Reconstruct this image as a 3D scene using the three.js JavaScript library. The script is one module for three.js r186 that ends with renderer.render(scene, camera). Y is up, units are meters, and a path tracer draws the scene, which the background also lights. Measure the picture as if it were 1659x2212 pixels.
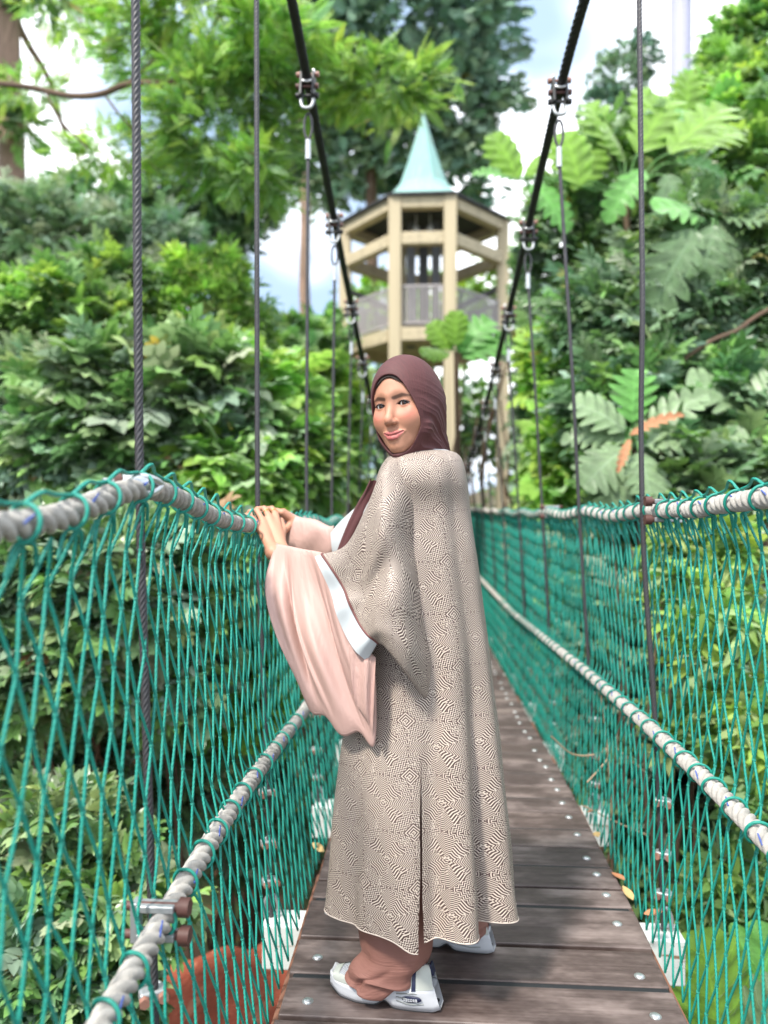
import * as THREE from 'three';
import { mergeGeometries, mergeVertices } from 'three/addons/utils/BufferGeometryUtils.js';
import { RoundedBoxGeometry } from 'three/addons/geometries/RoundedBoxGeometry.js';
import { TextGeometry } from 'three/addons/geometries/TextGeometry.js';
import { FontLoader } from 'three/addons/loaders/FontLoader.js';

// ---------------------------------------------------------------- camera, sky, sun, exposure
const scene = new THREE.Scene();
const camera = new THREE.PerspectiveCamera(69.4, 768 / 1024, 0.05, 2500);
camera.rotation.order = 'YXZ';
camera.position.set(0, 1.28, 0);
camera.rotation.set(THREE.MathUtils.degToRad(-0.57), THREE.MathUtils.degToRad(3.71), 0);
camera.focus = 1.82;
camera.userData.fStop = 1.7;
camera.updateMatrixWorld(true);

const renderer = new THREE.WebGLRenderer({ antialias: true });
renderer.setSize(768, 1024);
renderer.toneMapping = THREE.LinearToneMapping;
renderer.toneMappingExposure = 2.95;
renderer.shadowMap.enabled = true;

// seeded random numbers and value noise
let seedState = 12345;
const seed = (s) => { seedState = s >>> 0; };
const rnd = () => { seedState = (seedState + 0x6D2B79F5) >>> 0; let t = seedState; t = Math.imul(t ^ (t >>> 15), t | 1); t ^= t + Math.imul(t ^ (t >>> 7), t | 61); return ((t ^ (t >>> 14)) >>> 0) / 4294967296; };
const rr = (a, b) => a + (b - a) * rnd();
const hash3 = (x, y, z) => { let h = Math.imul(x, 374761393) + Math.imul(y, 668265263) + Math.imul(z, 2147483647 ^ 0x5bd1e995); h = Math.imul(h ^ (h >>> 13), 1274126177); h ^= h >>> 16; return (h >>> 0) / 4294967296; };
const sm = (t) => t * t * (3 - 2 * t);
const clamp = (x, a = 0, b = 1) => Math.min(b, Math.max(a, x));
const sstep = (a, b, x) => sm(clamp((x - a) / (b - a)));
const lerp = (a, b, t) => a + (b - a) * t;
function noise(x, y, z = 0, period = 0) {
  const xi = Math.floor(x), yi = Math.floor(y), zi = Math.floor(z), u = sm(x - xi), v = sm(y - yi), w = sm(z - zi);
  const m = (a) => period ? ((a % period) + period) % period : a;
  const g = (i, j, k) => hash3(m(xi + i), m(yi + j), zi + k);
  const a = lerp(lerp(g(0, 0, 0), g(1, 0, 0), u), lerp(g(0, 1, 0), g(1, 1, 0), u), v);
  if (w === 0) return a;
  return lerp(a, lerp(lerp(g(0, 0, 1), g(1, 0, 1), u), lerp(g(0, 1, 1), g(1, 1, 1), u), v), w);
}
const fbm = (x, y, z = 0, o = 4, period = 0) => { let s = 0, a = 0.5, n = 0; for (let i = 0; i < o; i++) { s += a * noise(x, y, z, period); n += a; a /= 2; x = x * 2; y = y * 2; z = z * 2 + 7.3; period *= 2; } return s / n; };

{ // bright cloud deck with a few pale blue openings, the same all round
  const W = 1024, H = 512, d = new Float32Array(W * H * 4);
  for (let j = 0; j < H; j++) for (let i = 0; i < W; i++) {
    const el = (j + 0.5) / H * Math.PI - Math.PI / 2, az = (i + 0.5) / W * 2 * Math.PI;
    const X = Math.cos(el) * Math.cos(az), Y = Math.sin(el), Z = Math.cos(el) * Math.sin(az);
    const n = fbm(X * 3.2 + 11.5, Y * 5.0 + 3.3, Z * 3.2 + 5.1, 5);
    const c = sstep(0.42, 0.60, n), shade = 0.86 + 0.28 * fbm(X * 5 + 2, Y * 7, Z * 5 + 31, 4);
    const blue = [0.23, 0.31, 0.43], white = [1.0 * shade, 1.03 * shade, 1.07 * shade];
    const k = (j * W + i) * 4;
    for (let q = 0; q < 3; q++) d[k + q] = lerp(blue[q], white[q], c);
    d[k + 3] = 1;
  }
  const t = new THREE.DataTexture(d, W, H, THREE.RGBAFormat, THREE.FloatType);
  t.mapping = THREE.EquirectangularReflectionMapping; t.magFilter = THREE.LinearFilter; t.minFilter = THREE.LinearFilter; t.needsUpdate = true;
  scene.background = t; scene.environment = t;
}
const sun = new THREE.DirectionalLight(new THREE.Color(1.0, 0.95, 0.86), 2.4);
sun.position.set(-7, 17, 6.5); sun.target.position.set(0, 0, -3);
sun.castShadow = true; sun.shadow.radius = 14; sun.shadow.mapSize.set(4096, 4096);
Object.assign(sun.shadow.camera, { left: -30, right: 30, top: 30, bottom: -30, near: 0.5, far: 120 });
scene.add(sun, sun.target);

// ---------------------------------------------------------------- helpers
const V = (x, y, z) => new THREE.Vector3(x, y, z);
/** world point on the vertical plane D metres down the bridge that the camera sees at (px, py) of a 1659 x 2212 grid */
function pt(px, py, D) {
  const d = V((px - 829.5) / 1597, (1106 - py) / 1597, -1).applyEuler(camera.rotation);
  return d.multiplyScalar(-D / d.z).add(camera.position);
}
const lin = (r, g, b) => new THREE.Color().setRGB(r, g, b);
const hex = (h) => new THREE.Color(h);
function std(color, roughness = 0.7, extra = {}) { return new THREE.MeshStandardMaterial({ color, roughness, ...extra }); }
function phys(color, roughness, extra = {}) { return new THREE.MeshPhysicalMaterial({ color, roughness, ...extra }); }
const taken = new Map();
function numbered(name) { const n = taken.get(name) ?? 0; taken.set(name, n + 1); return n ? name + '_' + String(n).padStart(3, '0') : name; }
function shadows(o) { o.traverse((c) => { if (c.isMesh) { c.castShadow = true; c.receiveShadow = true; } }); return o; }
function tag(o, label, category, group) { o.userData.label = label; o.userData.category = category; if (group) o.userData.group = group; return o; }
function thing(name, label, category, group, pos = [0, 0, 0]) { const g = new THREE.Group(); g.name = numbered(name); g.position.set(...pos); scene.add(g); return tag(g, label, category, group); }
function part(name, geo, m, parent, label) { const o = new THREE.Mesh(geo, m); o.name = name; o.castShadow = o.receiveShadow = true; parent.add(o); if (label) o.userData.label = label; return o; }
function solo(name, geo, m, label, category, group) { const o = part(numbered(name), geo, m, scene); return tag(o, label, category, group); }
function structure(name, geo, m) { const o = part(numbered(name), geo, m, scene); o.userData.kind = 'structure'; return o; }
const moved = (g, x, y, z) => g.translate(x, y, z);
const merge = (list) => mergeGeometries(list.map((g) => { const h = g.index ? g.toNonIndexed() : g; for (const k of Object.keys(h.attributes)) if (!['position', 'normal', 'uv'].includes(k)) h.deleteAttribute(k); return h; }));
const box = (w, h, d, r = 0.004) => new RoundedBoxGeometry(w, h, d, 2, Math.min(r, w / 2.01, h / 2.01, d / 2.01));
/** cylinder between two points */
function rod(a, b, r, r2 = r, n = 8) { const d = b.clone().sub(a), g = new THREE.CylinderGeometry(r2, r, d.length(), n); g.applyQuaternion(new THREE.Quaternion().setFromUnitVectors(V(0, 1, 0), d.clone().normalize())); const c = a.clone().add(b).multiplyScalar(0.5); return g.translate(c.x, c.y, c.z); }
function tube(pts, r, n = 8, seg = 0, closed = false) { return new THREE.TubeGeometry(new THREE.CatmullRomCurve3(pts, closed, 'centripetal'), seg || pts.length * 4, r, n, closed); }
/** grid surface: f(i, j) -> Vector3, with uv function; closedU joins the ring */
function grid(nu, nv, f, uv, closedU = false) {
  const P = [], UV = [], I = [];
  for (let j = 0; j <= nv; j++) for (let i = 0; i <= nu; i++) { const p = f(i / nu, j / nv); P.push(p.x, p.y, p.z); const t = uv ? uv(i / nu, j / nv) : [i / nu, j / nv]; UV.push(t[0], t[1]); }
  for (let j = 0; j < nv; j++) for (let i = 0; i < nu; i++) { const a = j * (nu + 1) + i, b = a + 1, c = a + nu + 1, d = c + 1; I.push(a, b, d, a, d, c); }
  const g = new THREE.BufferGeometry();
  g.setAttribute('position', new THREE.Float32BufferAttribute(P, 3)); g.setAttribute('uv', new THREE.Float32BufferAttribute(UV, 2)); g.setIndex(I); g.computeVertexNormals();
  if (closedU) { const N = g.attributes.normal; for (let j = 0; j <= nv; j++) { const a = j * (nu + 1), b = a + nu; const n = V(N.getX(a) + N.getX(b), N.getY(a) + N.getY(b), N.getZ(a) + N.getZ(b)).normalize(); N.setXYZ(a, n.x, n.y, n.z); N.setXYZ(b, n.x, n.y, n.z); } }
  return g;
}
/** twisted rope or wire: lobes of a cross-section that turn round the path */
function twisted(pts, R, lobes, lay, step, N, dir = 1) {
  const c = new THREE.CatmullRomCurve3(pts, false, 'centripetal'); c.arcLengthDivisions = 600;
  const L = c.getLength(), n = Math.max(4, Math.round(L / step)), fr = c.computeFrenetFrames(1);
  const a = lobes === 3 ? 0.505 : 0.345, b = 1 - a;
  const rad = (t) => { let m = 0; for (let k = 0; k < lobes; k++) { const q = t - k * 2 * Math.PI / lobes, s = b * Math.sin(q), h = a * a - s * s; if (h > 0) m = Math.max(m, b * Math.cos(q) + Math.sqrt(h)); } return R * Math.max(m, 0.55); };
  let up = V(0, 1, 0); const cs = [];
  for (let j = 0; j <= n; j++) { const p = c.getPointAt(j / n), t = c.getTangentAt(j / n); if (Math.abs(t.dot(up)) > 0.98) up = V(1, 0, 0); const x = up.clone().addScaledVector(t, -up.dot(t)).normalize(); up = x; cs.push([p, x, V(0, 0, 0).crossVectors(t, x)]); }
  return grid(N, n, (u, v) => { const j = Math.round(v * n), [p, x, y] = cs[j], th = u * 2 * Math.PI, r = rad(th - dir * (j / n * L) / lay * 2 * Math.PI); return p.clone().addScaledVector(x, r * Math.cos(th)).addScaledVector(y, r * Math.sin(th)); }, (u, v) => [u * 2 * Math.PI * R, v * L], true);
}
/** colour or bump texture from a function of (u, v) in 0..1 that returns [r, g, b] in 0..255 */
function texture(size, f, srgb = true, rep = 1, h = size) {
  const d = new Uint8Array(size * h * 4);
  for (let j = 0; j < h; j++) for (let i = 0; i < size; i++) { const c = f((i + 0.5) / size, (j + 0.5) / h), k = (j * size + i) * 4; d[k] = c[0]; d[k + 1] = c[1]; d[k + 2] = c[2]; d[k + 3] = 255; }
  const t = new THREE.DataTexture(d, size, h); t.magFilter = THREE.LinearFilter; t.minFilter = THREE.LinearMipmapLinearFilter; t.generateMipmaps = true; t.wrapS = t.wrapT = THREE.RepeatWrapping; t.repeat.set(rep, rep);
  if (srgb) t.colorSpace = THREE.SRGBColorSpace; t.needsUpdate = true; return t;
}
// ---------------------------------------------------------------- ground, clay bank, distant tower block
const groundY = (x, z) => {
  const D = -z, a = Math.abs(x - 0.1);
  let y = -3.1 + 0.55 * Math.max(0, a - 2.2) * (a < 12 ? 1 : 12 / a) + 0.9 * (fbm(x * 0.22 + 9, z * 0.22 + 4, 0.5, 4) - 0.5) * 2;
  if (x < 0) y += 0.35 * sstep(1.2, 3.5, a) + 0.8 * sstep(3.5, 7, a);
  y += 0.9 * sstep(3, 7, a) + 1.6 * sstep(20, 40, D);
  return y;
};
{
  const ax = []; for (let k = -60; k <= 60; k++) ax.push(Math.sign(k) * (Math.abs(k) * 0.16 + Math.pow(Math.abs(k) / 60, 6) * 900));
  const az = []; for (let k = 0; k <= 90; k++) az.push(8 - k * 0.36 - Math.pow(k / 90, 7) * 1200);
  const g = grid(120, 90, (u, v) => { const x = ax[Math.round(u * 120)], z = az[Math.round(v * 90)]; return V(x, groundY(x, z), z); }, (u, v) => [ax[Math.round(u * 120)] * 0.5, az[Math.round(v * 90)] * 0.5]);
  const idx = g.index.array; for (let k = 0; k < idx.length; k += 3) { const t = idx[k + 1]; idx[k + 1] = idx[k + 2]; idx[k + 2] = t; } g.computeVertexNormals();
  const N = g.attributes.normal; if (N.getY(5000) < 0) for (let k = 0; k < idx.length; k += 3) { const t = idx[k + 1]; idx[k + 1] = idx[k + 2]; idx[k + 2] = t; } g.computeVertexNormals();
  const soil = texture(512, (u, v) => { const n = fbm(u * 8, v * 8, 0.5, 5, 8), l = fbm(u * 40, v * 40, 2.5, 2, 40), m = sstep(0.45, 0.65, fbm(u * 5, v * 5, 6.5, 4, 5)); const k = 0.55 + 0.9 * n; return [lerp(78, 52, m) * k + (l > 0.66 ? 34 : 0), lerp(58, 70, m) * k + (l > 0.66 ? 18 : 0), lerp(42, 34, m) * k]; });
  structure('ground', g, std(lin(1, 1, 1), 0.95, { map: soil, bumpMap: soil, bumpScale: 0.02 }));
}
{ // bare red clay below the left net
  const c = V(-1.28, -1.18, -3.1);
  const clay = texture(256, (u, v) => { const n = fbm(u * 4, v * 4, 0.5, 5, 4), s = fbm(u * 24, v * 24, 3.5, 2, 24), p = sstep(0.6, 0.72, fbm(u * 7, v * 7, 9.5, 3, 7)); return [lerp(128, 158, n) - 40 * (s - 0.5) + 18 * p, lerp(58, 84, n) - 30 * (s - 0.5) + 34 * p, lerp(40, 60, n) - 26 * (s - 0.5) + 30 * p]; });
  const g = grid(48, 40, (u, v) => {
    const x = lerp(-1.75, -0.30, u), z = lerp(-1.9, -4.0, v), e = Math.max(Math.abs(u - 0.5), Math.abs(v - 0.5)) * 2;
    const y = -1.48 + 0.42 * (1 - v) * 0 + 0.30 * Math.sin(u * 2.6) + 0.25 * v + 0.18 * (fbm(x * 1.6, z * 1.6, 2.5, 4) - 0.5) * 2 + 0.05 * (fbm(x * 9, z * 9, 5.5, 3) - 0.5) - 1.9 * sstep(0.78, 1, e);
    return V(x, y, z);
  }, (u, v) => [u * 2.3, v * 3.2]);
  structure('clay_bank', g, std(lin(1, 1, 1), 0.9, { map: clay, bumpMap: clay, bumpScale: 0.02 }));
}
{ // skyscraper far beyond the trees, distance haze put into its pale colours
  const D = 620, a = pt(1449, 110, D), b = pt(1492, 110, D), w = b.x - a.x, H = 470;
  const t = thing('skyscraper', 'pale lavender skyscraper top above the right-hand trees', 'building', null, [(a.x + b.x) / 2, 0, -D]);
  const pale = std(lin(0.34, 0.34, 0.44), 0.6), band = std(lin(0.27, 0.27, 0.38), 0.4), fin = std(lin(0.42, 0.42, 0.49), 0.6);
  part('wall', new THREE.CylinderGeometry(w * 0.5, w * 0.56, H, 6).rotateY(0.2).translate(0, H / 2 - 20, 0), pale, t);
  for (let k = 0; k < 6; k++) { const q = k / 6 * Math.PI * 2 + 0.2; part('corner_fin', box(0.9, H, 0.9, 0.1).translate(Math.sin(q) * w * 0.515, H / 2 - 20, Math.cos(q) * w * 0.515), fin, t); }
  for (let k = 0; k < 26; k++) part('window_band', new THREE.CylinderGeometry(w * 0.505, w * 0.507, 2.2, 6).rotateY(0.2).translate(0, 340 + k * 4.2, 0), band, t);
}
// ---------------------------------------------------------------- the footbridge
const sag = (D) => D < 2.5 ? 0 : -0.030 * (D - 2.5) + 0.0011 * (D - 2.5) ** 2;      // the deck hangs a little lower towards mid span
const bend = (D) => D < 3.5 ? 0 : -0.02 * (D - 3.5);
const hangerD = []; for (let k = -1; k < 18; k++) hangerD.push(1.41 + 1.02 * k);
const DECK_L = -0.388, DECK_R = 0.634, FAR = 17.6;

const plankMaps = [0, 1, 2].map((s) => texture(512, (u, v) => {
  const grain = fbm(u * 5 + s * 31, v * 90, s * 3.3, 3), blot = fbm(u * 9 + s * 17, v * 9 + 3, 1.5 + s, 4), spk = fbm(u * 60, v * 60 + s * 9, 4.5, 2), streak = fbm(u * 2.4 + s, v * 26, 8.5, 3);
  const w = sstep(0.44, 0.74, blot * 0.7 + streak * 0.35), p = (spk - 0.5) * 26 + (grain - 0.5) * 30;
  const c = [lerp(82, 128, w), lerp(69, 114, w), lerp(66, 110, w)];
  return c.map((x) => clamp(x + p, 0, 255));
}, true, 1));
const plankBump = texture(512, (u, v) => { const g = (fbm(u * 6, v * 120, 0.5, 3) * 0.6 + fbm(u * 40, v * 40, 2.5, 3) * 0.4) * 255; return [g, g, g]; }, false);
const plankRough = texture(256, (u, v) => { const g = 150 + 100 * fbm(u * 10, v * 14, 3.5, 4); return [g, g, g]; }, false);
const plankMats = plankMaps.map((map, k) => std(lin(0.76 + 0.05 * k, 0.75 + 0.05 * k, 0.75 + 0.04 * k), 0.62, { map, bumpMap: plankBump, bumpScale: 0.0012, roughnessMap: plankRough }));
const M = {
  zinc: std(lin(0.55, 0.56, 0.56), 0.38, { metalness: 0.85 }), dullSteel: std(lin(0.36, 0.38, 0.39), 0.5, { metalness: 0.7 }),
  rustBolt: std(lin(0.085, 0.034, 0.027), 0.6), copper: std(lin(0.27, 0.13, 0.095), 0.5), rustStrip: std(lin(0.17, 0.075, 0.045), 0.8),
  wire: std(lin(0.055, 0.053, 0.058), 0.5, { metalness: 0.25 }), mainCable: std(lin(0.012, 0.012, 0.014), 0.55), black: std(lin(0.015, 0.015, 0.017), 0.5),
};
{
  const g = texture(256, (u, v) => { const n = fbm(u * 5, v * 5, 0.7, 4), s = fbm(u * 22, v * 22, 3.7, 2), r = sstep(0.62, 0.74, n * 0.65 + s * 0.35); return [lerp(226, 150, r), lerp(232, 120, r), lerp(229, 96, r)].map((x) => x - 22 * n); });
  M.whitePaint = std(lin(0.78, 0.78, 0.78), 0.45, { map: g });
}
const deck = thing('bridge_deck', 'dark brown plank walkway of the suspension bridge under the woman', 'bridge deck');
{
  const seams = [0.52, 0.7, 0.86, 1.03, 1.19, 1.36, 1.53, 1.665, 1.815, 1.983, 2.158, 2.372, 2.493, 2.649, 2.809, 2.975, 3.149];
  for (let d = 3.149 + 0.163; d < FAR; d += 0.163) seams.push(d);
  const bolt = new THREE.SphereGeometry(0.0125, 14, 6, 0, Math.PI * 2, 0, Math.PI / 2).scale(1, 0.42, 1), washer = new THREE.CylinderGeometry(0.0145, 0.0145, 0.002, 14);
  const boltGeo = merge([bolt.translate(0, 0.001, 0), washer]), hexGeo = merge([new THREE.CylinderGeometry(0.009, 0.009, 0.013, 6).translate(0, 0.006, 0), new THREE.CylinderGeometry(0.013, 0.013, 0.002, 12)]);
  seed(77);
  const W = DECK_R - DECK_L;
  for (let k = 0; k + 1 < seams.length; k++) {
    const a = seams[k], b = seams[k + 1], thickA = k % 2 === 1 ? 0.024 : 0.009, thickB = k % 2 === 0 ? 0.024 : 0.009, w = b - a - thickA / 2 - thickB / 2 - 0.001;
    const mid = (a + b) / 2, len = W + rr(-0.006, 0.006), g = box(len, 0.034, w, 0.005), uv = g.attributes.uv, p = g.attributes.position, n = g.attributes.normal, ou = rr(0.47, 0.53), ov = rr(0.2, 0.8);
    for (let i = 0; i < p.count; i++) uv.setXY(i, p.getX(i) * (k % 3 ? 0.88 : -0.88) + ou + (Math.abs(n.getX(i)) > 0.7 ? p.getY(i) : 0), p.getZ(i) * 1.6 + ov + (Math.abs(n.getZ(i)) > 0.7 ? p.getY(i) : 0));
    const o = part('plank', g, plankMats[Math.floor(rnd() * 3)], deck);
    o.position.set((DECK_L + DECK_R) / 2 + bend(mid) + rr(-0.003, 0.003), -0.017 + sag(mid) + rr(-0.0012, 0.0012), -mid);
    o.rotation.set(rr(-0.006, 0.006), rr(-0.002, 0.002), 0);
    if (mid < 8) for (const s of [-1, 1]) {
      const plain = rnd() > 0.14, q = part('bolt', plain ? boltGeo : hexGeo, plain ? M.zinc : M.rustBolt, o);
      q.position.set(s * (len / 2 - 0.062 - rr(0, 0.012)), 0.0175, rr(-0.25, 0.25) * w); q.rotation.y = rnd() * 3;
    }
  }
  for (let k = 1; k < seams.length - 1; k += 2) { const d = seams[k + 0], o = part('gap_shade_strip', box(W - 0.02, 0.02, 0.0205, 0.004), M.black, deck); o.position.set((DECK_L + DECK_R) / 2 + bend(d), sag(d) - 0.0125, -d); }  // black strips added in alternate gaps, standing in for the shade between planks
  // steel angle along both edges, under the plank ends
  for (const [x, s] of [[DECK_L, -1], [DECK_R, 1]]) {
    const line = []; for (let D = 0.5; D <= FAR; D += 0.7) line.push(D);
    const pieces = line.slice(1).map((D, k) => { const m = (D + line[k]) / 2; const g = merge([box(0.012, 0.06, D - line[k] - 0.004, 0.001), box(0.05, 0.008, D - line[k] - 0.004, 0.001).translate(-s * 0.03, 0.026, 0)]); return g.translate(x + bend(m) + s * 0.012, sag(m) - 0.066, -m); });
    part('edge_angle', merge(pieces), M.rustStrip, deck);
  }
  // painted cross beams that stick out on either side below the planks
  const beam = box(1.36, 0.15, 0.10, 0.008);
  for (const D of hangerD) if (D > 0.9 && D < FAR) {
    const o = part('cross_beam', beam, M.whitePaint, deck, 'white painted beam end with rust spots');
    o.position.set((DECK_L + DECK_R) / 2 + bend(D), sag(D) - 0.173, -D);
  }
}

// main cables
const cableY = (D, s) => (s < 0 ? 3.27 : 3.20) - 0.266 * (D - 3.4) + 0.0104 * (D - 3.4) ** 2 * (D > 3.4 ? 1 : 0);
const cableX = (D, s) => s * 0.58 + (s > 0 && D < 3.4 ? 0.08 * (3.4 - D) : 0) + bend(D) * 0.5;
for (const s of [-1, 1]) {
  const pts = []; for (let D = 0.2; D <= 19; D += 0.6) pts.push(V(cableX(D, s), cableY(D, s), -D));
  solo('main_cable', twisted(pts, 0.0225, 6, 0.19, 0.012, 30, s), M.mainCable, s < 0 ? 'thick black twisted suspension cable above the woman, nearer the left tree branch' : 'thick black twisted suspension cable sloping down right of the tower', 'cable', 'main suspension cables');
}

// hanger wires with their clamps
const ropeTopL = (D) => { // left hand rope: rises to each hanger
  const K = [[0.3, -0.62, 1.22], [0.7, -0.585, 1.238], [0.893, -0.56, 1.247], [1.071, -0.55, 1.262], [1.2, -0.545, 1.288], [1.31, -0.54, 1.312], [1.42, -0.54, 1.308], [1.53, -0.545, 1.298], [1.7, -0.548, 1.272], [1.876, -0.55, 1.243], [2.168, -0.55, 1.218], [2.3, -0.55, 1.215], [2.7, -0.55, 1.2], [3.3, -0.56, 1.21]];
  for (let k = 0; k + 1 < K.length; k++) if (D <= K[k + 1][0]) { const t = (D - K[k][0]) / (K[k + 1][0] - K[k][0]); return [lerp(K[k][1], K[k + 1][1], t), lerp(K[k][2], K[k + 1][2], t)]; }
  return [-0.56 + bend(D), 1.21 + sag(D) * 0.6 + 0.012 * Math.cos((D - 3.45) * 2 * Math.PI / 1.02)];
};
const ropeTopR = (D) => [0.705 + bend(D), (D < 1.6 ? 1.295 : D < 2 ? lerp(1.295, 1.272, (D - 1.6) / 0.4) : 1.268 - 0.012 * Math.max(0, Math.min(D - 2, 3.7))) + (D > 2.3 ? 0.010 * Math.cos((D - 2.43) * 2 * Math.PI / 1.02) - 0.010 : 0)];
const lowL = (D) => [-0.5 + bend(D), 0.50 - 0.045 * Math.cos((D - 1.24 + 0.52) * Math.PI * 2 / 2.1) * (D < 3 ? 0.4 : 0.2) + sag(D)];
const lowR = (D) => [0.70 + bend(D), 0.575 - 0.03 * Math.max(0, Math.min(D - 2, 4)) + sag(D) * 0.5];
const clip = (() => { // wire-rope clip: saddle, U-bolt, two nuts
  const saddle = box(0.052, 0.022, 0.03, 0.006), u = tube([V(-0.018, 0, 0.012), V(-0.018, 0, -0.022), V(-0.009, 0, -0.034), V(0.009, 0, -0.034), V(0.018, 0, -0.022), V(0.018, 0, 0.012)], 0.0055, 7, 20);
  const nuts = merge([-1, 1].map((q) => new THREE.CylinderGeometry(0.0105, 0.0105, 0.012, 6).rotateX(Math.PI / 2).translate(q * 0.018, 0, 0.022)));
  return { saddle, u, nuts };
})();
hangerD.forEach((D, k) => {
  if (D < 0.9 || D > 13) return;
  for (const s of [-1, 1]) {
    if (s > 0 && D < 1.9) continue;                                  // beside the camera, outside the picture
    const yTop = cableY(D, s) - 0.30, xb = s < 0 ? -0.535 + bend(D) : 0.75 + bend(D), xt = cableX(D, s), rope = s < 0 ? ropeTopL(D) : ropeTopR(D);
    const side = s < 0 ? 'left' : 'right';
    const place = D < 1.9 ? 'nearest grey wire hanger crossing the left rope beside its white loop' : D < 2.9 ? (s < 0 ? 'grey wire hanger meeting the left rope at her hand' : 'nearest grey wire hanger on the right, meeting the clamped rope') : D < 3.9 ? (s < 0 ? 'dim wire hanger below the left cable\'s topmost clamp' : 'wire hanger below the right cable\'s topmost clamp') : D < 4.9 ? `wire hanger below the second clamp of the ${side} cable` : D < 6 ? `wire hanger below the third clamp of the ${side} cable` : `thin far wire hanger below the ${['fourth', 'fifth', 'sixth', 'seventh', 'eighth', 'ninth', 'tenth', 'eleventh', 'twelfth', 'thirteenth', 'last'][Math.min(10, Math.round((D - 6.51) / 1.02))]} clamp of the ${side} cable`;
    const h = thing('hanger_wire', place, 'wire hanger', 'bridge hanger wires');
    const pts = []; for (let q = 0; q <= 8; q++) { const y = lerp(sag(D) - 0.13, yTop, q / 8), t = (y - sag(D)) / (yTop - sag(D)); const xr = s < 0 ? rope[0] - 0.03 : rope[0] - 0.022; pts.push(V(y < rope[1] ? lerp(xb, xr, clamp((y - sag(D)) / (rope[1] - sag(D)))) : lerp(xr, xt, (y - rope[1]) / (yTop - rope[1])), y, -D - (s > 0 ? 0.034 * sstep(0.5, 1.2, y - sag(D)) * sstep(1.9, 1.4, y) : 0))); }
    part('wire', twisted(pts, 0.0088, 6, 0.08, D < 3 ? 0.004 : 0.015, D < 3 ? 24 : 12), M.wire, h);
    const C = V(xt, cableY(D, s), -D), slope = -0.262;
    // clamp on the main cable: two steel plates with through bolts, a shackle, a thimble eye and a pressed sleeve
    const cl = new THREE.Group(); cl.name = 'cable_clamp'; cl.position.copy(C); cl.rotation.x = -Math.atan(0.262); h.add(cl);
    for (const q of [-1, 1]) { const pl = part('clamp_plate', box(0.012, 0.13, 0.07, 0.003), M.black, cl); pl.position.set(q * 0.028, -0.03, 0); }
    for (const y of [0.03, -0.035, -0.075]) { const b = part('bolt', merge([new THREE.CylinderGeometry(0.007, 0.007, 0.105, 8).rotateZ(Math.PI / 2), ...[-1, 1].map((q) => new THREE.CylinderGeometry(0.0135, 0.0135, 0.016, 6).rotateZ(Math.PI / 2).translate(q * 0.045, 0, 0))]), y === 0.03 ? M.copper : y < -0.07 ? M.black : M.rustBolt, cl); b.position.set(0, y, y < -0.05 ? 0 : 0.012); }
    const strap = part('thimble', tube([V(-0.024, 0.07, 0), V(-0.027, 0.03, 0), V(-0.02, -0.02, 0.03), V(0.02, -0.02, 0.03), V(0.027, 0.03, 0), V(0.024, 0.07, 0)], 0.007, 7, 30), M.zinc, cl);
    part('shackle', merge([tube([V(-0.026, -0.07, 0), V(-0.028, -0.11, 0), V(-0.016, -0.14, 0), V(0.016, -0.14, 0), V(0.028, -0.11, 0), V(0.026, -0.07, 0)], 0.008, 8, 30)]), M.dullSteel, cl);
    part('eye_loop', tube([V(xt, yTop + 0.02, -D), V(xt - 0.017, yTop + 0.07, -D), V(xt - 0.013, yTop + 0.135, -D), V(xt, yTop + 0.155, -D), V(xt + 0.013, yTop + 0.135, -D), V(xt + 0.017, yTop + 0.07, -D), V(xt, yTop + 0.02, -D)], 0.006, 8, 40), M.wire, h);
    part('ferrule', rod(V(xt, yTop - 0.06, -D), V(xt, yTop + 0.03, -D), 0.0135, 0.0125, 12), M.zinc, h);
    // clips near the foot, and the anchor on the beam
    for (const y of [0.12, 0.25, 0.42]) {
      const c = new THREE.Group(); c.name = 'wire_clip'; c.position.set(lerp(xb, rope[0] + s * 0.03, y / 1.25), y + sag(D) - 0.1, -D); c.rotation.y = s < 0 ? 0.5 : -0.4; h.add(c);
      part('saddle', clip.saddle, M.dullSteel, c); part('u_bolt', clip.u, M.zinc, c); part('nut', clip.nuts, M.copper, c);
    }
    part('anchor_eye', merge([tube([V(xb - 0.02, sag(D) - 0.1, -D), V(xb - 0.022, sag(D) - 0.05, -D), V(xb, sag(D) - 0.02, -D), V(xb + 0.022, sag(D) - 0.05, -D), V(xb + 0.02, sag(D) - 0.1, -D)], 0.007, 7, 20)]), M.dullSteel, h);
  }
});

// ropes
const ropeTex = texture(128, (u, v) => { const l = 0.5 + 0.5 * Math.sin((u * 12 + v * 5) * Math.PI * 2), n = fbm(u * 16, v * 16, 0.5, 3), g = 60 + 150 * l * (0.7 + 0.6 * (n - 0.5)); return [g, g, g]; }, false, 26);
const ropeCol = texture(256, (u, v) => { const n = fbm(u * 6, v * 6, 0.5, 4, 6), f = fbm(u * 30, v * 30, 1.5, 2, 30), l = 0.5 + 0.5 * Math.sin((u * 24 + v * 10) * Math.PI * 2); const k = 0.80 + 0.25 * (n - 0.3) + 0.10 * (f - 0.5) + 0.05 * l; return [240 * k, 236 * k, 229 * k].map((x) => Math.min(255, x)); }, true, 9);
M.rope = std(lin(0.68, 0.67, 0.66), 0.85, { map: ropeCol, bumpMap: ropeTex, bumpScale: 0.003 });
M.blueYarn = std(lin(0.06, 0.10, 0.33), 0.8);
M.net = std(lin(0.008, 0.235, 0.18), 0.5, {});
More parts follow.
